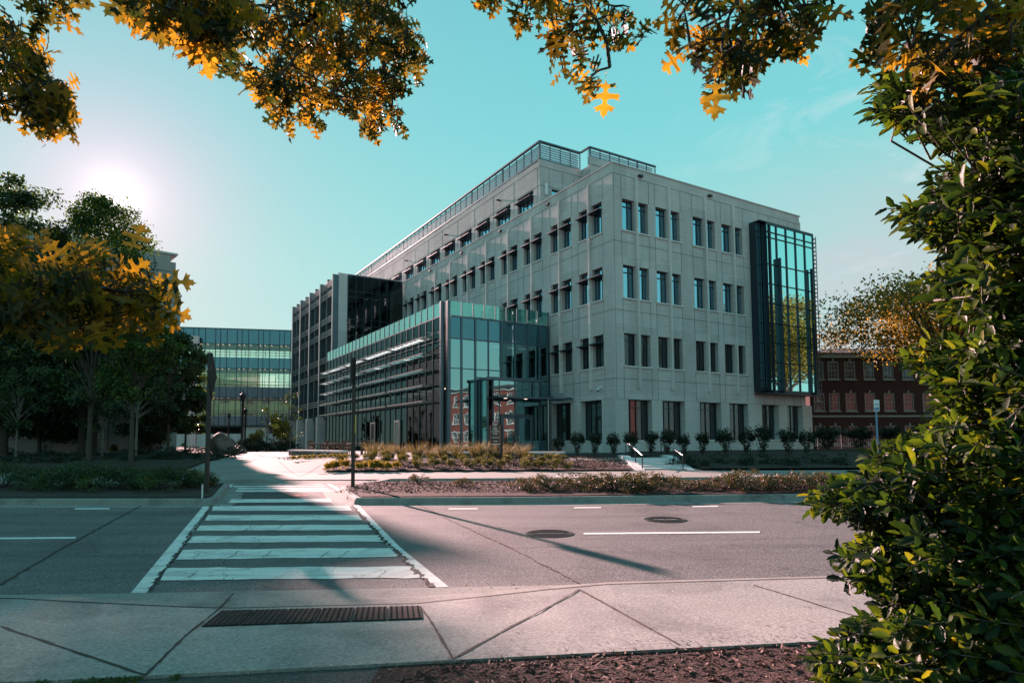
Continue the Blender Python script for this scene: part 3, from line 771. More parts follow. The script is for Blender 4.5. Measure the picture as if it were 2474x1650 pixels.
for a, b in ((.78, 3.38), (3.98, 6.58), (7.83, 10.43), (11.03, 13.62)):
    for s in (a, b):
        for z0, z1 in ((4.48, 6.7), (9.07, 11.46), (13.89, 16.27), (18.61, 20.2)): jv(RF, s, z0, z1)
for s in (15.6, 16.9, 18.2, 19.5, 20.4): jv(RF, s, 4.48, 5.35); jv(RF, s, 19.3, 20.2)
for s in (.10,): jv(RF, s, 4.48, 20.2, .025)
for z in (5.84, 10.6, 15.45, 20.24): jh(RF, z, 0, 14.3 if z < 20 else 21.1)
jh(LO, 4.44, -.07, 21.84, .02)
mb.build('wall', [M['precast'], M['precast_joint']], BLD)
# --- left wall
mb = MB(); holes = [(a, b, *ROWS[r]) for r in (2, 3, 4) for a, b in LW if not (r == 2 and a > 8)]
wall_holes(mb, LF, 0, 39.2, 4.46, TOP, holes)
LL = lambda s, z, o: (o - .07, s, z)
wall_holes(mb, LL, -.07, 7.8, Z0, 4.46, [(a, b, 1.6, 4.44) for a, b in LG], .5)
mb.face([(-.07, -.07, 4.46), (-.07, 7.8, 4.46), (0, 7.8, 4.46), (0, -.07, 4.46)])
mb.box(-.06, .3, .3, 39.2, TOP, TOP + .09)
mb.mi = 1
for i in range(0, len(LW), 2):
    a, b = LW[i][0] - .09, LW[i + 1][1] + .09
    for s in (a, b):
        for z0, z1 in ((4.48, 6.7), (9.07, 11.46), (13.89, 16.27), (18.61, 20.2)): jv(LF, s, z0, z1)
for z in (5.84, 10.6, 15.45, 20.24): jh(LF, z, 0, 39)
jh(LL, 4.44, 0, 7.8, .02)
mb.build('wall', [M['precast'], M['precast_joint']], BLD)
# ribs and sills
def ribs(mp, W, zlo, zhi):
    for i in range(0, len(W), 2):
        s = (W[i][1] + W[i + 1][0]) / 2; m = MB(); mbox(m, mp, s - .085, s + .085, zlo, zhi, -.20, .005); m.build('rib', M['precast_light'], BLD)
ribs(RF, RW, 5.2, 20.2); ribs(LF, LW, 5.2, 20.2)
# windows
for r, (z0, z1) in ROWS.items():
    for a, b in RW: put_window(('R', r), ((b - a, z1 - z0, ((b - a) * .62,), ((z1 - z0) * .8,), 'pane_blue' if r > 2 else 'pane_dark'), {}), a, .27, z0, 0).scale = ((b - a) / 1.17 if False else 1, 1, 1)
    for a, b in LW:
        if r == 2 and a > 8: continue
        # left facade: local x runs along +y, inward is +x
        o = put_window(('L', r), ((1.2, z1 - z0, (.38, .80), ((z1 - z0) * .74,), 'pane_blue' if r > 2 else 'pane_dark'), dict(shade=True)), .27, a, z0, PI / 2)
        o.scale = (1, -1, 1)
for a, b in RG: put_window('RG', ((2.22, 2.81, (.55, 1.1, 1.66), (2.28,), 'pane_dark'), dict(sd=.5)), a, .38, 1.6, 0)
for a, b in LG:
    o = put_window('LG', ((2.42, 2.84, (.6, 1.2, 1.8), (2.3,), 'pane_dark'), dict(sd=.5)), .38, a, 1.6, PI / 2); o.scale = (1, -1, 1)
# pale roller blinds / dark rooms behind are the panes; core keeps the light out
m = MB(); m.box(.72, 20.4, .72, 38.5, .5, 20.6); m.build('floor_core', M['interior'], BLD)
m = MB(); m.face([(0, 0, 20.7), (21.1, 0, 20.7), (21.1, 39, 20.7), (0, 39, 20.7)]); m.build('roof', M['shadebox'], BLD)
# --- set-back upper storey
UX, UY, US = 1.2, 10.8, 9.5
UW = [(11.8 + k * 3.84, 11.8 + k * 3.84 + 2.6) for k in range(14)]
mb = MB(); UL = lambda s, z, o: (UX + o, s, z); UR = lambda s, z, o: (s, UY + o, z); UR2 = lambda s, z, o: (s, US + o, z)
wall_holes(mb, UL, UY, 66, TOP - .3, 25.72, [(a, b, 21.3, 23.35) for a, b in UW], .3)
wall_holes(mb, UR, UX, 5.67, TOP - .3, 25.72, [(2.45, 4.5, 21.9, 23.35)], .3)
mb.face([(5.67, UY, TOP), (5.67, US, TOP), (5.67, US, 25.72), (5.67, UY, 25.72)]); wall_holes(mb, UR2, 5.67, 16.7, TOP - .3, 25.8, [], .3)
mb.face([(16.7, US, TOP), (16.7, 60, TOP), (16.7, 60, 25.8), (16.7, US, 25.8)])
mb.box(5.6, 16.8, US - .05, US + .25, 25.8, 26.45)
mb.mi = 1
for z in (23.45, 25.1):
    mbox(mb, UL, UY, 66, z - .02, z + .02, -.004, .02)
    mbox(mb, UR, UX, 5.67, z - .02, z + .02, -.004, .02)
for a, b in UW:
    mbox(mb, UL, a - .62, a - .585, 21, 25.1, -.0045, .02)
for s in (2.2, 3.6, 4.9): mbox(mb, UR, s - .015, s + .015, 23.47, 25.08, -.0045, .02)
mb.build('upper_wall', [M['precast'], M['precast_joint']], BLD)
m = MB(); m.box(UX, 16.5, UY + .3, 66, 25.6, 25.75); m.box(2, 16.2, UY + .8, 65, 21, 25.5); m.build('roof', M['shadebox'], BLD)
for a, b in UW:
    o = put_window('U', ((2.6, 2.05, (.65, 1.3, 1.95), (1.35,), 'pane_blue'), dict(shade=True)), UX + .2, a, 21.3, PI / 2); o.scale = (1, -1, 1)
put_window('U2', ((2.05, 1.45, (1.0,), (), 'pane_blue'), {}), 2.45, UY + .2, 21.9, 0)
m = MB(); m.box(1.7, 1.95, UY - .14, UY - .01, 22.7, 23.7); m.build('wall_light', M['white_plastic'], BLD)
# wall mounted scuppers / flood lights
for (x, y) in ((2.4, -.0), (9.6, 0)): m = MB(); m.box(x, x + .35, -.2, -.005, 20.42, 20.58); m.build('flood_light', M['brown_post'], BLD)
for y in (7.6, 15.2, 22.9, 30.6): m = MB(); m.box(-.2, -.005, y, y + .35, 20.42, 20.58); m.build('flood_light', M['brown_post'], BLD)
for y in (17.3, 28.9, 40.5): m = MB(); m.box(UX - .5, UX - .005, y, y + .2, 24.2, 24.3); m.build('flood_light', M['brown_post'], BLD)
# rooftop louvre screen
SCR = MB(); POST = MB()
def screen(mp, s0, s1, step, zb, zt, wide=4.2):
    n = max(1, round((s1 - s0) / step))
    for i in range(n + 1):
        s = s0 + (s1 - s0) * i / n; thick = .07 if i % 5 else .12
        mbox(POST, mp, s - thick / 2, s + thick / 2, zb, zt, .02, .02 + thick)
    z = zb + .15
    while z < zt - .15: mbox(SCR, mp, s0, s1, z, z + .025, .0, .06); z += .205
    mbox(POST, mp, s0 - .06, s1 + .06, zt - .12, zt, -.03, .2); mbox(POST, mp, s0, s1, zb - .02, zb + .06, -.01, .14)
screen(UL, UY + .06, 66, 1.25, 25.76, 27.4); screen(UR, UX + .06, 5.6, 1.1, 25.76, 27.4); screen(UR2, 5.74, 13.5, 1.1, 26.46, 27.42)
mbox(POST, lambda s, z, o: (5.67 - o, s, z), US, UY, 27.28, 27.4, -.1, .1)
sc_o = POST.build('louvre_screen', M['slate_light'], BLD); SCR.build('slat', M['slate_light'], sc_o)
m = MB()
for y in range(14, 64, 8): m.box(3, 7, y, y + 5, 25.8, 26.9)
m.build('rooftop_unit', M['shadebox'], BLD)
m = MB(); m.box(UX + .35, UX + .38, UY + .4, 66, 25.8, 27.25); m.box(UX + .4, 5.6, UY + .35, UY + .38, 25.8, 27.25); m.box(5.7, 13.4, US + .35, US + .38, 26.46, 27.3); m.build('screen_infill', M['screen_panel'], BLD)

# --- bay window on the right facade
BX0, BX1, BF, BZ0, BZ1 = 14.4, 21.45, -1.05, 5.42, 18.98
m = MB()
m.box(BX0, BX0 + .09, -.62, -.01, BZ0, BZ1 + .15); m.box(BX0 + .09, 15.2, -.62, -.53, BZ0, BZ0 + .3); m.box(15.12, 15.22, BF, -.62, BZ0, BZ1)
m.box(BX0 + .09, 15.2, -.62, -.5, BZ1 - .1, BZ1 + .15); m.box(15.22, BX1, BF, BF + .12, BZ0 - .12, BZ0 + .12); m.box(15.22, BX1, BF, BF + .12, BZ1 - .02, BZ1 + .12)
m.box(BX0, BX1, BF, .0, BZ0 - .18, BZ0 - .125); m.box(BX0, BX1, BF + .02, -.01, BZ1 + .125, BZ1 + .2); m.box(BX1 - .1, BX1, BF, -.62 + 3.6, BZ0, BZ1)
bay = m.build('bay_window', M['slate'], BLD)
zb = [BZ0 + .9, 7.75, 9.3, 10.9, 12.5, 14.1, 15.7, 17.9, 18.4]
m = MB(); xs = [15.22 + i * (BX1 - 15.22) / 5 for i in range(6)]
for x in xs[1:-1]: m.box(x - .035, x + .035, BF - .03, BF + .1, BZ0 + .12, BZ1 - .02)
for z in zb[:-1] + [18.35]: m.box(15.23, BX1 - .1, BF - .015, BF + .08, z - .03, z + .03)
for z in zb: m.box(BX0 + .1, 15.1, -.6, -.52, z - .03, z + .03)
m.box(14.72, 14.80, -.66, -.5, BZ0, BZ1)
m.build('mullion', M['slate'], bay)
for x, zt in ((15.24, BZ1 - .1), (16.46, 16.3), (20.72, 16.0)):
    m = MB(); m.box(x, x + .06, BF - .27, BF - .035, BZ0 - .1, zt); m.box(x + .065, x + .12, BF - .27, BF - .035, BZ0 - .1, zt); m.build('fin', M['slate'], bay)
m = MB(); m.face([(15.22, BF + .06, BZ0), (BX1 - .1, BF + .06, BZ0), (BX1 - .1, BF + .06, BZ1), (15.22, BF + .06, BZ1)]); m.face([(BX0 + .09, -.56, BZ0), (15.12, -.56, BZ0), (15.12, -.56, BZ1), (BX0 + .09, -.56, BZ1)])
m.build('pane', M['pane_bay'], bay)
# horizontal sunshades seen end-on at the far edge
m = MB()
z = BZ0
while z < BZ1: m.box(BX1 + .02, BX1 + .35, BF - .02, 2.4, z, z + .04); z += .36
m.box(BX1 + .3, BX1 + .34, BF - .02, BF + .04, BZ0, BZ1); m.build('sunshade', M['slate_light'], bay)
# security camera near the corner
m = MB(); m.box(-.18, .02, 1.0, 1.12, 5.1, 5.3) if False else None
q = MB(); q.tube([(-.02, 1.45, 5.32), (-.22, 1.45, 5.32), (-.34, 1.45, 5.22)], [.05, .05, .045], 8)
q.lathe([(.02, 5.24), (.10, 5.22), (.11, 5.10), (.02, 5.08)], -.36, 1.45, 12); q.box(-.06, -.01, 1.36, 1.54, 5.2, 5.42)
sc = q.build('security_camera', M['white_plastic'], BLD)
q = MB(); q.lathe([(.09, 5.10), (.075, 5.03), (.02, 4.99)], -.36, 1.45, 12); q.build('dome', M['black_metal'], sc)

# --- glass entrance box
GX0, GY, GT, GR = -8.7, 7.87, 11.72, 10.62
LX, LY1 = -9.2, 38.6          # long glass side
fr = MB()                     # front framing
FX = [-8.7, -7.77, -6.63, -5.53, -4.4, -3.2, -2.05, -.9, -.02]
for i, x in enumerate(FX):
    tw = .13 if i in (1, 2, 4, 6, 7) else .07
    z_lo = .6 if not (-5.6 < x < -.85) else 6.2
    fr.box(x - tw / 2, x + tw / 2, GY - .09, GY + .08, z_lo, GR - .06)
for z in (9.02, GR):
    fr.box(GX0 + .07, -.08, GY - .05, GY + .06, z - .05, z + .05)
for a, b, z in ((-8.63, -7.8, 6.85), (-7.7, -6.7, 6.85), (-6.56, -4.47, 6.85), (-6.5, -4.5, 6.26), (-4.3, -.97, 6.26)):
    fr.box(a, b, GY - .045, GY + .055, z - .035, z + .035)
fr.box(GX0 - .22, GX0 - .02, GY - .10, GY + .22, .5, GT); fr.box(-.22, -.11, GY - .1, GY + .05, .5, GT)
box_fr = fr.build('curtain_wall_frame', M['slate_light'], BLD)
m = MB(); m.box(-8.62, -6.66, GY - .01, GY + .01, .55, 9.0); m.box(-6.6, -.12, GY - .01, GY + .01, 6.3, 9.0); m.box(-6.6, -5.56, GY - .01, GY + .01, .55, 6.2); m.box(-.84, -.12, GY - .01, GY + .01, .55, 6.2)
m.build('pane', M['glass_clear'], BLD)
m = MB(); m.box(-8.62, -.12, GY - .01, GY + .01, 9.05, GR - .06); m.build('spandrel_pane', M['spandrel'], BLD)
def parapet_glass(mp, s0, s1, n, zb, zt):
    g = MB(); p = MB()
    for i in range(n):
        a = s0 + (s1 - s0) * i / n; b = s0 + (s1 - s0) * (i + 1) / n
        mbox(g, mp, a + .05, b - .05, zb, zt, -.01, .01)
        mbox(p, mp, a - .03, a + .03, zb - .1, zt + .03, -.05, .05)
    mbox(p, mp, s1 - .03, s1 + .03, zb - .1, zt + .03, -.05, .05)
    o = p.build('glass_railing', M['slate_light'], BLD); g.build('pane', M['glass_green'], o)
parapet_glass(lambda s, z, o: (s, GY + o, z), GX0, -.15, 9, GR + .1, GT)
parapet_glass(lambda s, z, o: (LX + o, s, z), GY + .55, LY1, 26, GR + .08, GT - .06)
# corner notch
m = MB(); m.box(LX - .08, LX + .12, GY + .28, GY + .5, .5, GT); m.build('corner_post', M['slate_light'], BLD)
m = MB(); m.box(LX + .14, GX0 - .25, GY + .34, GY + .36, .5, GT); m.build('pane', M['pane_side'], BLD)
# long glass side
NS = 24; ys = [GY + .5 + i * (LY1 - GY - .5) / NS for i in range(NS + 1)]
fr = MB()
for i, y in enumerate(ys): fr.box(LX - .07, LX + .05, y - .03, y + .03, .5, GR)
for z in (GR, 9.5, 8.9, 4.45): fr.box(LX - .05, LX + .04, GY + .55, LY1, z - .03, z + .03)
fr.build('curtain_wall_frame', M['slate_light'], BLD)
m = MB(); m.box(LX - .01, LX + .01, GY + .5, LY1, .5, GR); m.build('pane', M['glass_side'], BLD)
# doors in the long side
for y in (15.9, 21.9):
    q = MB(); q.box(LX - .16, LX - .08, y, y + .12, .6, 3.35); q.box(LX - .16, LX - .08, y + 1.1, y + 1.22, .6, 3.35); q.box(LX - .16, LX - .08, y + .12, y + 1.1, 3.2, 3.35)
    d = q.build('side_door', M['alu'], BLD)
    q = MB(); q.box(LX - .13, LX - .11, y + .12, y + 1.1, .6, 3.2); q.build('pane', M['pane_side'], d)
# sunshade shelves: four groups of five
for g, (a, b) in enumerate(((9.4, 16.6), (17.1, 24.0), (24.4, 31.0), (31.4, 37.9))):
    for z in (9.15, 7.98, 6.82, 5.66, 4.5):
        q = MB(); q.box(LX - .98, LX - .92, a, b, z - .06, z + .05); q.box(LX - .30, LX - .26, a, b, z - .05, z + .03)
        n = 8
        for k in range(n + 1):
            y = a + (b - a - .06) * k / n; q.box(LX - .92, LX - .08, y, y + .06, z - .04, z + .02)
        s = q.build('sunshade_shelf', M['shelf'], BLD)
        q = MB()
        for k in range(n):
            if (k + g) % 8 in (0,): continue
            y0 = a + (b - a - .06) * k / n + .1; y1 = a + (b - a - .06) * (k + 1) / n - .04
            q.box(LX - .88, LX - .34, y0, y1, z + .0, z + .015)
        q.build('louvre_panel', M['screen_frost'], s)
# interior of the box
m = MB(); m.box(LX + .3, -.02, GY + .4, LY1 - .2, GR - .5, GR - .08); m.box(LX + .3, -.1, GY + 3.2, LY1 - .3, 5.7, 6.1); m.box(LX + .1, -.1, GY + .1, LY1 - .3, .55, .72)
m.build('floor_slab', M['interior_light'], BLD)
m = MB(); m.box(-4.2, -4.0, GY + 8, LY1 - 1, .7, GR - .5); m.box(-2.5, -.3, GY + 4, GY + 4.4, .7, 5.6); m.build('inner_wall', M['interior'], BLD)
for (x, y) in ((-8.2, 11.5), (-8.2, 19), (-8.2, 26.5), (-5, GY + 4.2), (-1.5, GY + 3.5)):
    m = MB(); m.lathe([(.22, .7), (.22, 10.1)], x, y, 14); m.build('column', M['interior_light'], BLD)
m = MB(); m.tube([(-7.9, GY + 1.6, 6.6), (-5.2, GY + 2.2, 9.9)], .16, 8); m.build('brace', M['interior_light'], BLD)
m = MB()
for k in range(9):
    y = GY + 3.4 + k * 3.1
    m.box(-8.4, -6.2, y, y + .07, 5.62, 5.68); 
    if k % 2: m.box(-7.4, -7.33, y, y + 1.6, 10.05, 10.1)
    m.box(-8.6, -7.2, y + .9, y + .96, 10.04, 10.1)
for x in (-4.0, -2.7, -1.6): m.box(x, x + .9, GY + 2.1, GY + 2.16, 9.0, 9.05)
m.build('ceiling_light', M['lamp_strip'], BLD)
# --- vestibule and doors
VY = 6.75
q = MB(); VX0, VX1 = -5.5, -.88
q.box(VX0, VX1, VY, GY + .25, 6.0, 6.16); q.box(VX0 - .1, VX1 + .1, VY - .12, VY, 5.98, 6.2)
for x, tw in ((VX0 + .03, .12), (-5.02, .12), (-3.17, .12), (-1.02, .12)): q.box(x - tw / 2, x + tw / 2, VY, VY + .12, .6, 5.98)
for x in (-4.5, -2.5, -1.9): q.box(x - .03, x + .03, VY + .01, VY + .09, 4.9 if x != -4.5 else .6, 5.98)
q.box(-4.95, -1.08, VY + .012, VY + .1, 4.72, 4.84); q.box(VX0, VX0 + .1, VY + .12, GY + .25, .6, .7); q.box(VX0, VX0 + .1, GY + .13, GY + .25, .6, 6.0)
q.box(-4.40, -1.62, VY - .03, VY + .1, 3.42, 3.52); q.box(-4.40, -4.30, VY - .03, VY + .1, .6, 3.42); q.box(-1.72, -1.62, VY - .03, VY + .1, .6, 3.42)
ves = q.build('vestibule', M['slate_light'], BLD)
q = MB(); q.box(-4.96, -4.53, VY + .04, VY + .06, .6, 4.7); q.box(-4.96, -1.08, VY + .04, VY + .06, 4.86, 5.96); q.box(-4.46, -1.08, VY + .04, VY + .06, 3.54, 4.7); q.box(-1.6, -1.08, VY + .04, VY + .06, .6, 3.5)
q.box(VX0 + .04, VX0 + .06, VY + .14, GY + .15, .7, 5.95)
q.build('pane', M['glass_clear'], ves)
q = MB(); q.box(VX1 - .1, VX1 - .02, VY, GY + .25, .6, 6.0); q.build('side_panel', M['slate'], ves)
for a, b, h in ((-4.29, -3.03, 1), (-2.99, -1.73, -1)):
    q = MB(); q.box(a, a + .14, VY + .0, VY + .06, .66, 3.40); q.box(b - .14, b, VY + .0, VY + .06, .66, 3.40); q.box(a + .14, b - .14, VY, VY + .06, .66, .95); q.box(a + .14, b - .14, VY, VY + .06, 3.22, 3.40)
    d = q.build('entrance_door', M['slate_light'], BLD)
    q = MB(); q.box(a + .14, b - .14, VY + .025, VY + .035, .95, 3.22); q.build('pane', M['glass_clear'], d)
    hx = b - .09 if h == 1 else a + .09
    q = MB(); q.tube([(hx, VY - .09, 1.5), (hx, VY - .09, 1.95)], .018, 8); q.box(hx - .012, hx + .012, VY - .09, VY, 1.54, 1.58); q.box(hx - .012, hx + .012, VY - .09, VY, 1.88, 1.92); q.build('handle', M['alu'], d)
for o_ in (ves, *[c for c in BLD.children if c.name.startswith('entrance_door')]): o_.location = (-.92, -.35, 0)
# canopy
q = MB(); q.box(-5.2, 1.1, VY - 1.9, VY - .14, 4.62, 4.68)
cn_ = q.build('canopy', M['slate'], BLD)
q = MB()
for x in (-4.6, -2.6, -.6, 1.0): q.box(x - .04, x + .04, VY - 1.95, VY - .13, 4.69, 4.80)
q.box(-5.25, 1.15, VY - 1.98, VY - 1.91, 4.60, 4.70); q.build('beam', M['slate_light'], cn_)
q = MB()
for x in (-4.3, -2.6): q.box(x, x + .18, VY - 1.3, VY - 1.12, 4.595, 4.615)
q.build('downlight', M['lamp_strip'], cn_)
q = MB(); q.tube([(-.95, VY - 1.8, .6), (-.95, VY - 1.8, 4.6)], .035, 8); q.build('post', M['alu'], cn_)

cn_.location = (-1.35, -.2, 0)
# --- far fin block (projecting wing at the far left)
QX, QY0, QY1, QT = -7.82, 39.2, 61.0, 21.12
m = MB(); m.box(QX, -6.82, QY0 - .0, QY0 + .55, 4.5, QT); m.box(QX, QX + .25, QY0 + .55, QY1, QT - .25, QT); m.box(QX + .2, -.1, QY0 + .3, QY1, QT - .2, QT - .05)
m.box(QX - .1, -.1, QY0 - .02, QY0 + .2, QT, QT + .07); m.build('end_pier', M['precast_light'], BLD)
fr = MB(); xs = [-6.75 + i * 6.7 / 7 for i in range(8)]
for x in xs: fr.box(x - .035, x + .035, QY0 - .06, QY0 + .1, 10.6, QT - .02)
for z in (QT - .08, 19.2, 18.5, 15.9, 15.2, 14.0, 12.2): fr.box(-6.72, -.05, QY0 - .045, QY0 + .09, z - .035, z + .035)
fr.build('curtain_wall_frame', M['slate'], BLD)
m = MB(); m.box(-6.8, -.02, QY0 + .0, QY0 + .02, 10.6, QT - .1); m.build('pane', M['glass_side'], BLD)
m = MB(); m.box(-6.8, -.1, QY0 + 4, QY0 + 4.2, 10.7, 20.9); m.build('inner_wall', M['interior'], BLD)
m = MB(); m.box(-6.8, -.1, QY0 + .3, QY1, 15.3, 15.7); m.box(-6.8, -.1, QY0 + .3, QY1, 20.5, 20.9); m.build('floor_slab', M['interior_light'], BLD)
m = MB()
for k in range(3):
    for j in range(2): m.box(-6.2 + k * 2.1, -5.6 + k * 2.1, QY0 + 1.0 + j * 1.4, QY0 + 1.06 + j * 1.4, 15.15 + j * .0, 15.21)
    m.box(-5.5 + k * 1.7, -5.43 + k * 1.7, QY0 + .8, QY0 + .86, 12.0 + k * .6, 14.6)
    m.box(-4.3 + k * 1.2, -4.15 + k * 1.2, QY0 + .9, QY0 + 1.0, 18.6, 18.68)
m.build('ceiling_light', M['lamp_strip'], BLD)
piers = [QY0 + .3, 45.1, 50.3, 55.4, 60.2]
halfs = [42.3, 47.9, 53.0, 58.1]
q = MB(); q.box(QX + .1, QX + .14, QY0 + .3, QY1, 4.6, QT - .3); q.build('pane', M['pane_side'], BLD)
for y in piers:
    q = MB(); q.box(QX - .62, QX + .05, y - .13, y + .13, 4.4, QT - .12 - .0); pr = q.build('pier', M['slate_light'], BLD); q = MB(); q.box(QX - .68, QX - .621, y - .15, y + .15, 4.4, QT - .1); q.build('edge_strip', M['precast_light'], pr)
    q = MB(); q.box(QX - .85, QX + .1, y - .45, y + .35, .5, 4.6); q.build('base_column', M['precast_light'], BLD)
for y in halfs:
    q = MB(); q.box(QX - .55, QX + .0, y - .06, y + .06, 4.7, QT - .1); q.build('fin', M['slate_light'], BLD)
allp = sorted(piers + halfs)
for a, b in zip(allp, allp[1:]):
    q = MB()
    for zc in (6.2, 9.6, 11.3, 14.4, 16.0, 19.0, 20.2):
        for k in range(3): q.box(QX - .60, QX - .42, a + .14, b - .07, zc - .3 + k * .27, zc - .3 + k * .27 + .045)
    ym = (a + b) / 2; q.box(QX - .1, QX + .02, ym - .03, ym + .03, 4.7, QT - .3)
    q.build('sunshade', M['alu'], BLD)
q = MB(); q.box(QX - .1, -7.0, QY0 + .3, QY1, 4.3, 4.55); q.build('soffit', M['slate'], BLD)
q = MB(); q.box(-7.0, -6.9, QY0, QY1, .5, 4.3); q.build('ground_floor_wall', M['pane_side'], BLD)
q = MB(); q.box(.3, 16, 39.2, 66, .5, 20.6); q.build('rear_block', M['precast'], BLD)
# ------------------------------------------------------------------ plaza, paths, beds (sheets on the terrain)
def XY(px, py): return G(px, py).xy
struct(drape('plaza', [[Vector((-60, 21.5)), Vector((60, 21.5)), Vector((60, 25.4)), Vector((9.6, 25.4)), Vector((9.6, 41)), Vector((4.5, 60)), Vector((-14, 120)), Vector((-60, 120))]], M['concrete_far'], .07))
pj = []
for a, b in (((440, 1088), (770, 1087)), ((690, 1098), (560, 1040)), ((575, 1098), (430, 1092)), ((692, 1096), (735, 1072)), ((735, 1072), (790, 1066))): pj.append(strip(XY(*a), XY(*b), .03))
struct(drape('plaza_joint', pj, M['joint'], .076))
bandp = [XY(a, b) for a, b in ((730, 1093), (742, 1080), (760, 1069), (800, 1062), (862, 1058), (862, 1062), (800, 1069), (770, 1078), (750, 1093))]
struct(drape('paver_band', [bandp[:], [XY(a, b) for a, b in ((560, 1056), (596, 1038), (612, 1036), (585, 1060))], [XY(a, b) for a, b in ((650, 1058), (672, 1042), (704, 1047), (664, 1060))]], M['mulch_dark'] if False else M['kerb'], .085))
# planting beds
def bed(name, pts, mat, dz): return struct(drape(name, [pts], mat, dz))
bed('shrub_bed', [XY(a, b) for a, b in ((745, 1085), (770, 1070), (800, 1062), (870, 1059), (1000, 1060), (1300, 1064), (1372, 1066), (1412, 1071))] [::-1] + [Vector((XY(745, 1086).x, 25.35)), Vector((4.9, 25.35))][::1], M['mulch'], .14)
SLB = 7.6
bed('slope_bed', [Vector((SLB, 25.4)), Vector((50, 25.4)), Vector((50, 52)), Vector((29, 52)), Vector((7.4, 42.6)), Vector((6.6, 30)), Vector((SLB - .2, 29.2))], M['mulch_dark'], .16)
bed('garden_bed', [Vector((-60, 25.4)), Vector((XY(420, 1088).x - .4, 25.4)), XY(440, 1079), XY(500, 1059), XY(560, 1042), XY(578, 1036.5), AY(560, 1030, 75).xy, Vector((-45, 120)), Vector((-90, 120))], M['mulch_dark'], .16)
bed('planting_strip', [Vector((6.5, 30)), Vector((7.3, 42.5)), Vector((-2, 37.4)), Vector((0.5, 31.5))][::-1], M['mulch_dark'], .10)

# ------------------------------------------------------------------ stairs with handrails
SX0, SX1, SY0, SY1, SZ0, SZ1 = 5.35, 7.05, 25.9, 28.8, .38, .80
st = thing('stairs', 'short flight of pale concrete steps between sloping cheek walls below the building corner', 'stairs', (0, 0, 0))
m = MB(); nst = 5
for k in range(nst):
    y0 = SY0 + (SY1 - SY0) * k / nst; z1 = SZ0 + (SZ1 - SZ0) * (k + 1) / nst
    m.box(SX0 + .002, SX1 - .002, y0, SY1 + .6, SZ0 - .2 + (SZ1 - SZ0) * k / nst, z1)
m.build('step', M['precast_light'], st)
for x in (SX0 - .32, SX1):
    m = MB(); a = [(SY0 - .25, SZ0 + .02), (SY1 + .2, SZ1 + .1), (SY1 + 1.5, SZ1 + .1), (SY1 + 1.5, .1), (SY0 - .25, .1)]
    m.face([(x, y, z) for y, z in a]); m.face([(x + .32, y, z) for y, z in reversed(a)])
    for i in range(5):
        (y0, z0), (y1, z1) = a[i], a[(i + 1) % 5]; m.face([(x, y0, z0), (x + .32, y0, z0), (x + .32, y1, z1), (x, y1, z1)])
    m.build('cheek_wall', M['precast_light'], st)
struct(drape('walkway', [[Vector((1.0, 29.2)), Vector((SX1 + .3, 29.2)), Vector((SX1 + .3, 30.6)), Vector((1.0, 31.2))]], M['concrete_far'], .12))
for n_, x in enumerate((SX0 - .05, SX1 - .10)):
    h = thing('handrail', ('left' if n_ == 0 else 'right') + ' steel handrail beside the concrete steps', 'handrail', (x, SY0, SZ0), 0, 'handrails of the steps')
    m = MB(); L = SY1 - SY0; R = SZ1 - SZ0; H_ = .62
    m.tube([(0, .0, H_ * .98), (0, L * .98, R + H_ * 1.02), (0, L + .9, R + H_ * 1.02)], .026, 8); m.build('rail', M['alu'], h)
    for y, z in ((.0, 0), (L * .5, R * .45), (L + .85, R)):
        m = MB(); m.tube([(0, y, z), (0, y, z + H_ - .02 + (R * .04 if y else 0))], .022, 8); m.build('post', M['bark_pale'] if False else M['black_metal'], h)

# ------------------------------------------------------------------ seat walls
def seat_wall(label, p0, p1, top, w=.5):
    a, b = Vector((*p0, 0)), Vector((*p1, 0)); L = (b - a).length; rz = math.atan2(b.y - a.y, b.x - a.x)
    t = thing('seat_wall', label, 'seat wall', (a.x, a.y, 0), rz, 'stone seat walls with pale caps')
    m = MB(); m.box(0.03, L - .03, .03, w - .03, .3, top - .1); m.build('wall', M['stone'], t)
    m = MB(); m.box(0, L, -.03, w + .03, top - .1, top); m.build('cap', M['precast_light'], t)
a = AY(948, 1042, 33.5); b = AY(1294, 1040.5, 31.2)
seat_wall('long low stone seat wall with a pale cap in front of the glass entrance', (a.x, a.y), (b.x, b.y), 1.06)
a = AY(661, 1031, 40); b = AY(780, 1034, 34.5)
seat_wall('shorter stone seat wall with a pale cap left of the patio furniture', (a.x, a.y), (b.x, b.y), 1.12)

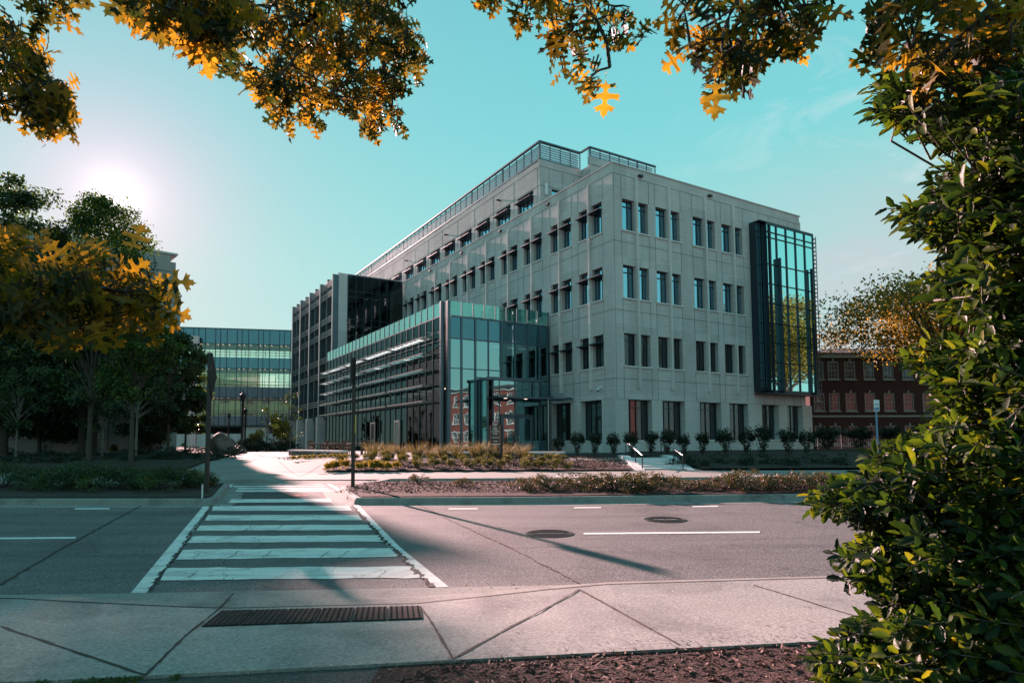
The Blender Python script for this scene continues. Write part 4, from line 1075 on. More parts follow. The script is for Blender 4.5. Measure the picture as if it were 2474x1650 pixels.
# ------------------------------------------------------------------ plants
def clumps(cx, cy, cz, r, n, rz=None, seed=0):
    rr = random.Random(seed); out = []
    for _ in range(n):
        a = rr.uniform(0, 2 * PI); q = r * math.sqrt(rr.random()) * .75
        out.append((cx + q * math.cos(a), cy + q * math.sin(a), cz + rr.uniform(-.3, .5) * r, r * rr.uniform(.3, .5), r * rr.uniform(.3, .5), (rz or r) * rr.uniform(.25, .45)))
    return out
def stems(parent, pts, r0, mat, base=(0, 0, 0)):
    m = MB()
    for p in pts:
        mid_ = ((base[0] + p[0]) / 2 + random.uniform(-.05, .05), (base[1] + p[1]) / 2, (base[2] + p[2]) / 2 + .02)
        m.tube([base, mid_, p], [r0, r0 * .7, r0 * .35], 5)
    return m.build('stem', mat, parent)
def proto_shrub(kind, seed):
    """returns a parentless (foliage, stem) pair of meshes, around unit radius"""
    global RNG
    RNG = np.random.default_rng(seed); random.seed(seed)
    t = thing(kind, None, None)
    if kind == 'boxwood_shrub':
        cs = [(0, 0, .30, .36, .36, .28)] + clumps(0, 0, .36, .40, 9, .34, seed)
        foliage('foliage', clump_points(cs, 150, .6), .055, M['shrub_box'], t)
        stems(t, [(.15 * math.cos(k), .15 * math.sin(k), .28) for k in range(5)], .02, M['bark'])
    elif kind == 'upright_shrub':
        cs = [(0, 0, .30 + k * .17, .22 + .08 * min(k, 5) / 2, .22 + .06 * min(k, 5), .16) for k in range(7)] + clumps(0, 0, .95, .52, 12, .45, seed)
        foliage('foliage', clump_points(cs, 75, .35), .10, M['shrub_dark'], t, .4, -.9, .4)
        stems(t, [(.2 * math.cos(k * 1.3), .2 * math.sin(k * 1.3), .7) for k in range(5)], .025, M['bark'])
    elif kind == 'loropetalum_shrub':
        cs = []
        rr = random.Random(seed); tips = []
        for k in range(34):
            a = rr.uniform(0, 2 * PI); q = rr.uniform(.1, 1.0) ** .7; h = .62 * (1 - .75 * q * q) + rr.uniform(-.1, .14)
            cs.append((q * math.cos(a), q * math.sin(a), h, .17, .17, .09)); tips.append(cs[-1][:3])
        foliage('foliage', clump_points(cs, 48, .1), .062, M['shrub_red'], t, .4, -.3, .5)
        stems(t, tips, .014, M['bark'])
    elif kind == 'dark_median_shrub':
        cs = []; rr = random.Random(seed); tips = []
        for k in range(44):
            a = rr.uniform(0, 2 * PI); q = rr.uniform(.0, 1.0) ** .6; h = .66 * (1 - .6 * q * q) + rr.uniform(-.2, .1)
            cs.append((q * 1.2 * math.cos(a), q * math.sin(a), max(.08, h), .2, .2, .12)); tips.append(cs[-1][:3])
        foliage('foliage', clump_points(cs, 60, .1), .062, M['tree_leaf'], t, .4, -.3, .5)
        stems(t, tips[:20], .014, M['bark'])
    elif kind == 'ornamental_grass':
        n = 260; P = np.zeros((n, 3)); a = RNG.uniform(0, 2 * PI, n); r = RNG.uniform(0, .14, n); P[:, 0] = r * np.cos(a); P[:, 1] = r * np.sin(a)
        tilt = RNG.uniform(.05, .62, n); A = np.stack([np.cos(a) * tilt + .10, np.sin(a) * tilt, np.ones(n)], 1); A /= np.linalg.norm(A, axis=1)[:, None]
        S_ = np.cross(A, RNG.normal(size=(n, 3))); S_ /= np.linalg.norm(S_, axis=1)[:, None]; Nn = np.stack([np.cos(a), np.sin(a), -tilt], 1); Nn /= np.linalg.norm(Nn, axis=1)[:, None]
        leaf_mesh('blades', P, A, S_, Nn, RNG.uniform(.45, 1.05, n), [(-.009, 0, 0), (.009, 0, 0), (-.007, .55, .05), (.007, .55, .05), (0, 1, .26)], [(0, 1, 3, 2), (2, 3, 4)], M['grass_blade'], t)
    elif kind == 'yellow_shrub':
        cs = [(0, 0, .2, .3, .3, .2)] + clumps(0, 0, .26, .34, 8, .3, seed)
        foliage('foliage', clump_points(cs, 70, .3), .08, M['shrub_yellow'], t, .4, -.6, .5)
        stems(t, [(.1, .05, .2), (-.1, .05, .22), (0, -.1, .2)], .014, M['bark'])
    elif kind == 'low_evergreen':
        cs = [(0, 0, .16, .5, .5, .16)] + clumps(0, 0, .18, .55, 9, .25, seed)
        foliage('foliage', clump_points(cs, 70, .5), .07, M['shrub_dark'], t)
        stems(t, [(.2, 0, .15), (-.2, .1, .15), (0, -.2, .15)], .02, M['bark'])
    return t
PS = {}
used = set()
def plant(kind, px, py, dz, sc, label, cat, group, seed=0, Y=None, zsc=1):
    key = (kind, seed)
    if key not in PS: PS[key] = proto_shrub(kind, 100 + seed * 7 + len(kind))
    o = PS[key] if key not in used else copy_tree(PS[key])
    used.add(key)
    p = G(px, py, dz) if Y is None else Vector((AY(px, py, Y).x, Y, 0))
    if Y is not None: p.z = hgt(p.x, p.y) + dz
    o.location = p; o.rotation_euler = (0, 0, random.uniform(0, 6.28)); o.scale = (sc, sc, sc * zsc)
    tag(o, label, cat, group); return o
# boxwoods in the bed (front to back rows), picture positions of their feet
def c6(x, y): return ((680 + x / 3.1361) / DK, (980 + y / 3.1361) / DK)
def c3(x, y): return ((1250 + x / 2.93875) / DK, (780 + y / 2.93875) / DK)
def c5(x, y): return ((x / 2.8507) / DK, (900 + y / 2.8507) / DK)
def e6(x, y): return ((400 + x / 4.6118) / DK, (780 + y / 4.6118) / DK)
rows = [('front', [(1035, 482), (1152, 474), (1275, 478), (1425, 474), (1553, 478), (1655, 484), (1848, 480), (1950, 484), (2060, 492), (2165, 494)]),
        ('middle', [(655, 436), (790, 446), (920, 454), (1030, 442), (1240, 440), (1380, 448), (1478, 454), (1600, 458), (1712, 448), (1855, 450), (1962, 444), (2110, 452)]),
        ('back', [(455, 442), (560, 420), (690, 418), (770, 410), (932, 424), (1140, 426), (1372, 418), (1555, 424), (1870, 424), (2030, 428)])]
for rn, pts in rows:
    for i, (x, y) in enumerate(pts):
        plant('boxwood_shrub', *c6(x, y), .10, random.uniform(.60, .76), f'{ORD[i]} round boxwood from the left in the {rn} row of the mulched bed', 'boxwood', 'clipped boxwoods in the mulched bed', i % 3)
for i, (x, y) in enumerate([(690, 398), (790, 396), (832, 402), (905, 400), (1030, 405), (1125, 402), (1212, 398), (1335, 402), (1470, 400), (1545, 402), (1640, 405), (1712, 402), (1815, 405)]):
    plant('ornamental_grass', *c6(x, y), .08, random.uniform(.8, 1.15), f'{ORD[i]} tuft of tall tan ornamental grass from the left along the seat wall', 'ornamental grass', 'tan ornamental grass tufts in the bed', i % 3)
for i, (x, y) in enumerate([(352, 500), (405, 490), (470, 480), (595, 492), (645, 486), (700, 492), (750, 490), (805, 494), (865, 480)]):
    plant('yellow_shrub', *c6(x, y), .10, random.uniform(.6, .85), f'{ORD[i]} small bronze and yellow shrub from the left at the front edge of the bed', 'low shrub', 'yellow tinged shrubs at the bed front', i % 2)
for i, (x, s) in enumerate([(295, .75), (425, .95), (550, .9), (685, .9), (815, .95), (950, .95), (1063, 1.0), (1185, .85), (1315, .9), (1480, 1.05), (1628, 1.05), (1745, 1.15), (1925, 1.05), (2055, .95)]):
    y = 945 - (.0 if i > 3 else 0)
    plant('upright_shrub', *c3(x, y), .12, s * .84, f'{ORD[i]} dark upright shrub from the left along the foot of the concrete walls', 'shrub', 'upright shrubs at the foot of the walls', i % 3, zsc=1.1)
med = [(60, 1195, .7), (235, 1188, .85), (330, 1200, .5), (470, 1185, .85), (590, 1195, .75), (690, 1200, .95), (830, 1195, .95), (930, 1198, .95), (1110, 1180, .7), (1230, 1195, .55), (1340, 1195, .55), (1500, 1190, .9), (1620, 1192, 1.05), (1790, 1192, .8), (1930, 1190, .95), (2080, 1188, .85), (2230, 1188, .9), (2420, 1185, .9), (2620, 1185, .9)]
for i, (x, y, s) in enumerate(med):
    plant('loropetalum_shrub', *c3(x, y), .14, s * .86, f'{ORD[i]} bronze leaved sprawling shrub from the left on the right hand island', 'shrub', 'bronze shrubs on the right island', i % 3, zsc=.78)
for i, (x, y, s) in enumerate([(1040, 595, .4), (1370, 625, .38)]):
    plant('loropetalum_shrub', *c6(x, y), .13, s, ('small twiggy' if i == 0 else 'tiny sparse') + ' shrub near the crosswalk end of the right hand island', 'shrub', 'bronze shrubs on the right island', 1)
for i, x in enumerate([20, 190, 350, 500, 640, 780, 900, 1030, 1150, 1260]):
    plant('dark_median_shrub', *c5(x, 800 + (i % 3) * 8), .12, [.95, .8, .7, .9, 1.0, .85, .78, .75, .85, .72][i], f'{ORD[i]} dark sprawling shrub from the left on the left hand island', 'shrub', 'dark shrubs on the left island', i % 3)
plant('ornamental_grass', *c5(1350, 800), .12, .75, 'rust brown dry grass tuft at the crosswalk end of the left island', 'ornamental grass', None, 5)
plant('ornamental_grass', *c5(1450, 790), .12, .5, 'small orange tipped grass tuft at the island tip beside the brown post', 'ornamental grass', None, 6)
# low evergreens over the left garden
gx = [(910, 560), (1000, 565), (1060, 556), (1160, 575), (1210, 545), (1280, 560), (1330, 590), (1400, 600), (1500, 575), (1560, 590), (1240, 600), (1130, 600), (1020, 600), (1450, 545), (1610, 560), (900, 610), (820, 590), (700, 600), (560, 610), (400, 620), (250, 620), (100, 620), (80, 570), (330, 575)]
for i, (x, y) in enumerate(gx):
    plant('low_evergreen', *c5(x, y), .14, random.uniform(.9, 1.25), 'dark spreading evergreen mound in the shaded garden bed under the trees', 'evergreen shrub', 'dark evergreen mounds in the left garden', i % 2)
for i, (x, y) in enumerate([(785, 555), (930, 520), (1060, 530), (1130, 525), (1190, 515), (1260, 510)]):
    plant('yellow_shrub', *c5(x, y), .14, 1.3, f'{ORD[i]} green shrub from the left behind the dark mounds of the garden', 'shrub', 'light green shrubs in the left garden', 1)
for i, (x, y, s) in enumerate([(0, 0, 1)]):
    pass
# right hand hedge
HX = [AY(1900 + k * 75, 1035, 44 - k * .3).x for k in range(7)]
for i, x in enumerate(HX):
    t = plant('upright_shrub', 1900 + i * 75, 1035, .1, 1.25, f'{ORD[i]} dense dark hedge shrub from the left in front of the brick building', 'hedge shrub', 'dark hedge shrubs before the brick building', i % 3, Y=43 - i * .2); t.scale = (2.2, 1.6, 1.15)
for i, x in enumerate([(1150, 1010), (1280, 1020), (1450, 1000), (1620, 1010), (1800, 1005), (1950, 1015), (2120, 1000), (2300, 1010)]):
    plant('low_evergreen', *c3(*x), .12, 1.0, 'low dark ground shrub on the shaded slope right of the steps', 'evergreen shrub', 'low shrubs on the dark slope', i % 2)

# flower bed with pebbles
n = 420; P = np.zeros((n, 3))
q = np.array([[*XY(*c6(60 + 440 * t, 420 - 20 * t))] for t in RNG.uniform(0, 1, n)]); P[:, :2] = q + RNG.normal(0, .35, (n, 2)) * [1, .8]
P[:, 2] = [hgt(*p) + .16 for p in P[:, :2]]
o = foliage('pebbles', P, .14, M['pebble'], None, .5, 0, 2); tag(o, 'pale pebbles spread round the small flower bed by the path', 'pebbles', kind='stuff')
for i in range(11):
    plant('yellow_shrub', *c6(90 + 40 * i, 412 - 2.2 * i), .12, .42, f'{ORD[i]} little yellow flowering plant from the left in the pebble bed', 'flower', 'yellow flowers in the pebble bed', 0)

# ------------------------------------------------------------------ boulders
def boulder(px, py, sx, sy, sz, label, seed, Y=None):
    p = AY(px, py, Y); z = hgt(p.x, p.y)
    bm = bmesh.new(); bmesh.ops.create_icosphere(bm, subdivisions=3, radius=1); rr = random.Random(seed); ph = [Vector((rr.uniform(-1, 1), rr.uniform(-1, 1), rr.uniform(-1, 1))).normalized() for _ in range(9)]
    for v in bm.verts:
        c = v.co.copy()
        for h in ph:
            dd = c.dot(h)
            if dd > .74: v.co -= h * (dd - .74) * .9
        v.co *= 1 + rr.uniform(-.03, .03); v.co = Vector((v.co.x * sx, v.co.y * sy, v.co.z * sz))
    me = bpy.data.meshes.new('boulder'); bm.to_mesh(me); bm.free(); me.materials.append(M['boulder'])
    o = bpy.data.objects.new('boulder', me); C.objects.link(o); o.location = (p.x, p.y, z + sz * .5); tag(o, label, 'boulder', 'boulders in the planting')
boulder(*e6(640, 1400), 1.0, .9, 1.1, 'large brown granite boulder behind the diamond sign post', 12, 44)
boulder(*e6(825, 1400), .6, .5, .45, 'small rounded boulder beside the tall street lamp', 4, 49)
boulder(*e6(1222, 1395), .55, .5, .4, 'small grey boulder left of the stone seat wall', 5, 60)

# ------------------------------------------------------------------ street lamps, posts, signs
def street_lamp(px, Y, top_py, label):
    b = AY(px, 1078, Y); z = hgt(b.x, b.y) + .1; H_ = AY(px, top_py, Y).z - z
    t = thing('street_lamp', label, 'street lamp', (b.x, b.y, z), 0, 'black lantern street lamps')
    s = H_ / 4.7
    m = MB(); m.lathe([(.24 * s, 0), (.24 * s, .06), (.17 * s, .16), (.13 * s, .5), (.095 * s, .62), (.085 * s, 3.55 * s), (.12 * s, 3.6 * s), (.07 * s, 3.66 * s), (.11 * s, 3.84 * s)], n=12); m.build('pole', M['black_metal'], t, True)
    m = MB(); m.lathe([(.11 * s, 3.84 * s), (.20 * s, 4.22 * s), (.215 * s, 4.24 * s), (.18 * s, 4.24 * s), (.09 * s, 3.86 * s)], n=8); m.lathe([(.24 * s, 4.24 * s), (.22 * s, 4.32 * s), (.13 * s, 4.42 * s), (.06 * s, 4.5 * s), (.03 * s, 4.56 * s), (.05 * s, 4.6 * s), (.01 * s, 4.7 * s)], n=12); m.build('lantern', M['black_metal'], t)
    m = MB(); m.lathe([(.085 * s, 3.88 * s), (.17 * s, 4.21 * s)], n=8); m.build('glass_globe', M['screen_frost'], t)
street_lamp(554, 45, 894.5, 'tall black lantern street lamp nearest the camera beside the garden bed')
street_lamp(523, 66, 945, 'distant black lantern street lamp left of the tallest one')
street_lamp(560.5, 60, 933, 'black lantern street lamp half hidden behind the tallest one')
def sign_post(px, py, toppx, toppy, label, diamond):
    b = G(px, py, .12); H_ = AY(toppx, toppy, b.y).z - b.z
    t = thing('sign_post', label, 'sign post', b, 0, 'brown sign posts on the islands')
    m = MB(); w_ = .043; m.box(-w_, w_, -w_, w_, 0, H_); m.build('post', M['brown_post'], t)
    if diamond:
        m = MB(); r = .56; zc = H_ - r * 1.02; rz = Matrix.Translation((-.0, 0, 0)) @ Matrix.Rotation(rad(104), 4, 'Z')
        pts = [(0, -.05, zc - r), (r, -.05, zc), (0, -.05, zc + r), (-r, -.05, zc)]; bk = [(p[0], -.062, p[2]) for p in pts]
        P1 = [rz @ Vector(p) for p in pts]; P2 = [rz @ Vector(p) for p in bk]
        m.face(P1); m.face(P2[::-1])
        for i in range(4): j = (i + 1) % 4; m.face([P1[i], P1[j], P2[j], P2[i]])
        m.build('diamond_plate', M['black_metal'], t)
    else:
        m = MB(); m.box(w_ + .001, w_ + .012, -.03, .03, H_ * .42, H_ * .56); m.build('reflector', M['shrub_yellow'] if False else mat_simple('yellow reflector', (.7, .5, .02), .4), t)
        m = MB(); m.box(-.006, .006, -.42, -w_ - .002, H_ - .75, H_ - .02); m.build('sign_plate', M['black_metal'], t)
sign_post(474, 1136, 482, 810, 'dark brown post carrying a diamond sign seen edge on, left of the crosswalk', True)
sign_post(810, 1121, 810, 822, 'slender dark brown post with a yellow reflector, right of the crosswalk', False)
p = G(464, 1148, .1); t = thing('marker_stake', 'thin pale marker stake at the foot of the left sign post', 'marker stake', p)
m = MB(); m.box(-.014, .014, -.01, .01, 0, .34); m.build('stake', M['white_plastic'], t); m = MB(); m.box(-.016, .016, -.013, .013, .341, .38); m.build('tip', M['alu'], t)
# monument sign
def txt(body, size, loc, parent, mat, name='lettering'):
    cu = bpy.data.curves.new(name, 'FONT'); cu.body = body; cu.size = size; cu.align_x = 'CENTER'; cu.align_y = 'CENTER'; cu.extrude = .004; cu.resolution_u = 2
    tmp = bpy.data.objects.new('tmp', cu); C.objects.link(tmp); bpy.context.view_layer.update()
    me = bpy.data.meshes.new_from_object(tmp.evaluated_get(bpy.context.evaluated_depsgraph_get())); bpy.data.objects.remove(tmp)
    me.materials.clear(); me.materials.append(mat)
    o = bpy.data.objects.new(name, me); C.objects.link(o); o.parent = parent; o.location = loc; o.rotation_euler = (PI / 2, 0, 0); return o
def e5(x, y): return ((1050 + x / 6.2714) / DK, (900 + y / 6.2714) / DK)
SY = 31.0
pa = AY(*e5(860, 1300), SY); pb = AY(*e5(1008, 1360), SY - .8)
ang = math.atan2(pb.y - pa.y, pb.x - pa.x); Ls = (pb - pa).xy.length
zb = hgt(pa.x, pa.y)
sg = thing('building_sign', 'dark two post sign with pale lettering standing in the bed before the entrance', 'sign', (pa.x, pa.y, zb), ang)
H1 = AY(*e5(860, 800), SY).z - zb; Hb = AY(*e5(860, 1078), SY).z - zb; H2 = AY(*e5(930, 745), SY).z - zb
for x in (0, Ls): m = MB(); m.box(x - .055, x + .055, -.06, .06, 0, H1); m.build('post', M['brown_post'], sg)
m = MB(); m.box(.056, Ls - .056, -.045, .045, Hb, H1 - .03); m.box(Ls * .2, Ls * .82, -.05, .05, H1 - .029, H2); m.build('panel', M['sign_plate'], sg)
m = MB(); m.box(.0, Ls, -.062, -.046, Hb - .03, Hb - .002); m.build('edge_trim', M['sign_text'], sg)
cxs = Ls * .5; Hs = H1 - Hb
txt('Duke', .17, (cxs, -.054, H1 + .03), sg, M['sign_text'])
m = MB(); m.box(cxs - .13, cxs + .13, -.052, -.046, H1 - .12, H1 - .10); m.build('rule', M['sign_text'], sg)
for i, (s, f) in enumerate((('PATIENT', .78), ('EDUCATION', .66), ('CENTER', .58), ('INFORMATION DESK', .52), ('10 BRYAN', .35))): txt(s, (.13, .12, .12, .075, .1)[i], (cxs, -.050, Hb + Hs * (.78, .655, .53, .33, .13)[i]), sg, M['sign_text'])
# pathway bollard light by the entrance
p = AY(*e5(1800, 1180), 37.0); z = hgt(p.x, p.y); t = thing('bollard', 'short post with a control box beside the entrance canopy', 'bollard', (p.x, p.y, z))
m = MB(); m.box(-.07, .07, -.05, .05, 0, 1.0); m.build('post', M['wood'], t); m = MB(); m.box(-.09, .09, -.07, .05, 1.002, 1.2); m.build('control_box', M['slate_light'], t)
# bus stop sign
p = AY(2014, 1000, 30); z = hgt(p.x, p.y); t = thing('bus_stop_sign', 'pale blue post with a small white and blue sign before the brick building', 'street sign', (p.x, p.y, z), .1)
m = MB(); m.tube([(0, 0, 0), (0, 0, 2.75)], .04, 8); m.build('pole', M['blue_paint'], t)
m = MB(); m.box(-.14, .14, -.055, -.042, 2.3, 2.85); m.build('sign_plate', M['white_plastic'], t); m = MB(); m.box(-.12, .12, -.062, -.057, 2.34, 2.5); m.box(-.09, .09, -.062, -.057, 2.6, 2.66); m.build('emblem', M['blue_paint'], t)
# utility cabinet
p = AY(2163, 1045, 25.2); z = hgt(p.x, p.y); t = thing('utility_cabinet', 'beige utility cabinet with a pale pipe, half hidden behind the holly', 'utility cabinet', (p.x, p.y, z + .05))
m = MB(); m.box(-.36, .36, -.25, .25, 0, .98); m.box(-.38, .38, -.27, .27, .98, 1.02); m.build('cabinet_body', M['tan_wall'], t); m = MB(); m.tube([(.02, -.32, 0), (.02, -.32, .95)], .05, 8); m.build('pipe', M['white_plastic'], t)

# ------------------------------------------------------------------ patio furniture
def chair(px, Y, rz, label):
    global CH
    p = AY(px, 1040, Y); z = hgt(p.x, p.y) + .08
    if 'CH' not in globals():
        t = thing('patio_chair', None, None)
        m = MB(); m.box(-.24, .24, -.24, .24, .42, .46); m.build('seat', M['wood'], t)
        m = MB(); m.box(-.24, .24, .20, .24, .84, .92); m.box(-.24, .24, .20, .24, .60, .64)
        for k in range(5): m.box(-.19 + k * .09, -.16 + k * .09, .205, .235, .64, .84)
        m.build('backrest', M['wood'], t)
        for x, y, h in ((-.22, -.22, .66), (.22, -.22, .66), (-.22, .22, .92), (.22, .22, .92)): m = MB(); m.box(x - .022, x + .022, y - .022, y + .022, 0, h - .001 if h < .9 else .599); m.build('leg', M['wood'], t)
        for x in (-.25, .25): m = MB(); m.box(x - .03, x + .03, -.25, .19, .661, .69); m.build('armrest', M['wood'], t)
        CH = t; o = t
    else: o = copy_tree(CH)
    o.location = (p.x, p.y, z); o.rotation_euler = (0, 0, rz); tag(o, label, 'chair', 'wooden chairs on the patio')
def table(px, Y, label):
    p = AY(px, 1040, Y); z = hgt(p.x, p.y) + .08
    t = thing('patio_table', label, 'table', (p.x, p.y, z), .5, 'wooden tables on the patio')
    m = MB(); m.box(-.5, .5, -.5, .5, .70, .74); m.build('tabletop', M['wood'], t)
    for x in (-.44, .44):
        for y in (-.44, .44): m = MB(); m.box(x - .03, x + .03, y - .03, y + .03, 0, .699); m.build('leg', M['wood'], t)
for i, (x, Y, r) in enumerate([(718, 43, 1.2), (745, 44, -1.6), (757, 41.5, 1.4), (772, 43.5, 3.3), (797, 40, 1.5), (800, 43, .2), (838, 39.5, -1.5), (843, 42, 2.2)]):
    chair(x, Y, r, f'{ORD[i]} wooden patio chair from the left beside the long glass facade')
for i, (x, Y) in enumerate([(731, 43.6), (765, 42.6), (818, 40.2)]): table(x, Y, ('left', 'middle', 'right')[i] + ' square wooden table among the patio chairs')

# ------------------------------------------------------------------ trees
def tree(name, loc, H_, R, trunk_h, label, mat, bark='bark', n=4200, leaf=.16, seed=1, group=None, cat='tree', crown_base=None, squash=1, lean=(0, 0), nb=34, tr=.012, shell=.3):
    global RNG
    RNG = np.random.default_rng(seed); rr = random.Random(seed)
    t = thing(name, label, cat, loc, 0, group)
    cb = crown_base if crown_base is not None else trunk_h
    cen = []
    for k in range(nb):
        h = rr.random(); zc = cb + (H_ - cb) * h; env = R * max(.48, math.sin(PI * min(1, (h * .82 + .16))) ** .7)
        a = rr.uniform(0, 2 * PI); q = env * math.sqrt(rr.uniform(.08, 1))
        cr_ = R * rr.uniform(.17, .34)
        cen.append((q * math.cos(a) + lean[0] * h, q * math.sin(a) * squash + lean[1] * h, min(zc, H_ - cr_ * .5), cr_, cr_, cr_ * .62))
    foliage('crown', clump_points(cen, max(20, int(n * 1.7) // nb), shell), leaf * 1.45, M[mat], t, .4, .15, .5)
    m = MB(); r0 = max(.05, H_ * tr)
    top = (lean[0] * .7, lean[1] * .7, cb + (H_ - cb) * .7)
    m.tube([(0, 0, -.1), (0, 0, .15), (lean[0] * .1, 0, trunk_h * .55), (lean[0] * .25, lean[1] * .2, trunk_h), top], [r0 * 1.5, r0 * 1.1, r0 * .95, r0 * .8, r0 * .25], 9)
    for c in cen[:22]:
        s0 = trunk_h * rr.uniform(.75, 1.0) + (c[2] - trunk_h) * .35; s0 = max(trunk_h * .6, min(s0, c[2] * .9))
        f = s0 / top[2]
        m.tube([(top[0] * f, top[1] * f, s0), (c[0] * .5 + top[0] * f * .5, c[1] * .5, (s0 + c[2]) / 2 + .08 * R), c[:3]], [r0 * .42, r0 * .26, r0 * .08], 5)
    m.build('trunk', M[bark], t, True)
    return t
def T(px, Y): p = AY(px, 1040, Y); return (p.x, p.y, hgt(p.x, p.y))
tree('shade_tree', T(186, 41), 9.8, 5.2, 3.2, 'large dark shade tree with a thick straight trunk in the middle of the left garden', 'tree_leaf', n=12000, leaf=.17, seed=21, nb=60, crown_base=3.4, tr=.022)
tree('shade_tree', T(385, 40), 8.0, 2.3, 2.4, 'dense dark tree at the right end of the garden, left of the glass bridge', 'tree_leaf', n=9000, leaf=.15, seed=22, nb=44, crown_base=2.2)
tree('shade_tree', T(425, 45), 6.4, 1.9, 2.2, 'dark bushy tree directly left of the diamond sign post', 'tree_leaf', n=6500, leaf=.15, seed=23, nb=34, crown_base=1.8)
tree('shade_tree', (-16.2, 27.0, .4), 7.7, 1.7, 3, 'mid green tree in the front of the garden, right of the thick trunked tree', 'tree_leaf_green', n=5500, leaf=.11, seed=24, nb=36)
tree('shade_tree', (-19.0, 28.5, .4), 8.6, 2.1, 3, 'leafy green tree added for shade left of the mid green tree in front of the thick trunk', 'tree_leaf', n=6500, leaf=.11, seed=35, nb=40)  # extra tree, added to shade the near left sidewalk
tree('young_tree', T(312, 36.5), 5.6, 1.7, 2.6, 'young tree with a thin pale trunk in the centre of the garden bed', 'tree_leaf', 'bark_pale', n=1600, leaf=.12, seed=25, nb=20)
tree('young_tree', T(235, 37.5), 4.6, 1.4, 1.7, 'slender many stemmed young tree just right of the thick trunk', 'tree_leaf', 'bark_pale', n=1000, leaf=.10, seed=26, nb=18)
tree('young_tree', T(37, 35), 5.2, 1.8, 1.7, 'airy young tree near the left edge of the picture', 'tree_leaf', 'bark_pale', n=1300, leaf=.11, seed=27, nb=20)
tree('shade_tree', T(90, 46), 10.5, 4.2, 3, 'broad dark tree behind the airy young tree at the left edge', 'tree_leaf', n=9000, leaf=.18, seed=28, nb=44, crown_base=1.5)
tree('shade_tree', T(-60, 38), 11, 5, 3, 'dark tree cut off by the left edge of the picture', 'tree_leaf', n=8000, leaf=.18, seed=29, nb=40, crown_base=2)
tree('small_tree', T(345, 50), 6.6, 2.6, 2.4, 'low dark tree filling the background between the slim trunks', 'tree_leaf', n=5000, leaf=.15, seed=30, nb=30, crown_base=.8)
tree('small_tree', T(160, 52), 7.0, 3.6, 2.4, 'low spreading tree behind the thick trunk', 'tree_leaf_green', n=5000, leaf=.16, seed=31, nb=32, crown_base=.8)
tree('small_tree', T(250, 52), 6.0, 3.0, 2.4, 'dark background tree behind the slender young tree', 'tree_leaf', n=5000, leaf=.16, seed=33, nb=32, crown_base=.6)
tree('tall_tree', T(214, 43.5), 18.0, 3.7, 6, 'tall narrow tree rising just below the sun', 'tree_leaf_green', n=16000, leaf=.13, seed=38, nb=110, crown_base=6)
tree('tall_tree', T(8, 39), 17.4, 3.2, 6, 'tall tree at the upper left edge above the golden oak leaves', 'tree_leaf', n=9000, leaf=.16, seed=34, nb=60, crown_base=6)
tree('spreading_tree', (32.2, 47, .6), 12.8, 8.4, 4.5, 'wide bronze leaved tree spreading in front of the brick building', 'tree_leaf_gold', n=17000, leaf=.16, seed=41, nb=95, crown_base=7.6, tr=.024, shell=.1)
tree('spreading_tree', (39, 50, .6), 15.6, 7.5, 5, 'taller bronze tree behind the top of the holly', 'tree_leaf_gold', n=15000, leaf=.17, seed=42, nb=80, crown_base=8, tr=.022, shell=.1)
# crape myrtle-like saplings near the bridge
tree('sapling', T(612, 60), 4.2, 1.1, .9, 'bare many stemmed sapling in front of the pale wall under the bridge', 'tree_leaf', 'bark_pale', n=160, leaf=.10, seed=51, nb=16, tr=.01)
tree('sapling', T(666, 58), 5.5, 1.3, 1, 'sparse sapling beside the right bridge column', 'tree_leaf', 'bark_pale', n=260, leaf=.10, seed=52, nb=16, tr=.01)
# potted shrubs under the bridge
def potted(px, Y, s, label):
    o = plant('yellow_shrub', px, 1030, .1, s, label, 'potted shrub', 'yellow flowering shrubs under the bridge', 0, Y=Y, zsc=1.7)
    m = MB(); m.lathe([(.14, -.25), (.22, .10), (.24, .12), (.2, .12)], n=12); m.build('pot', M['pink_flower'], o)
potted(586, 62, 2.3, 'small sunlit yellow shrub in a clay pot at the end of the path')
potted(650, 68, 4.2, 'larger sunlit yellow shrub beside the right bridge column')
for i in range(9):
    plant('low_evergreen', 545 + 16 * i, 1030, .1, 1.6, 'low dark hedge plant under the glass bridge', 'evergreen shrub', 'low hedge plants under the bridge', i % 2, Y=58 + (i % 3), zsc=1.5)

# ------------------------------------------------------------------ glass bridge
a = AY(418 / 1.0, 800, 106); bx = Vector((-55.8, 106, 0)); bz = math.atan2(4.3, 20)
br = thing('glass_bridge', 'three storey glazed bridge linking the hospital with the office building', 'bridge', (-56.5, 105.8, 0), bz)
LB, WB = 32, 7
bands = [(18.4, 20.95), (14.2, 16.1), (9.2, 11.05), (4.5, 6.05)]
m = MB()
for z0, z1 in bands:
    for y in (0, WB): m.box(0, LB, y - .03, y + .03, z0, z1)
spn = m.build('spandrel', M['spandrel'], br)
m = MB()
for z0, z1 in bands: m.box(0, LB, .1, WB - .1, z0 + .1, z0 + .5); 
m.box(0, LB, -.15, WB + .15, 20.95, 21.1); m.box(0, LB, -.05, WB + .05, 4.35, 4.48); m.build('floor_slab', M['slate'], br)
m = MB()
for z0, z1 in zip([b[1] for b in bands[1:]], [b[0] for b in bands[:-1]]):
    for y in (0, WB): m.box(0, LB, y - .01, y + .01, z0 + .02, z1 - .02)
m.build('pane', M['glass_bridge'], br)
m = MB(); xs = []; x = .0; k = 0
while x < LB: xs.append(x); x += (1.05, 1.62, .78)[k % 3]; k += 1
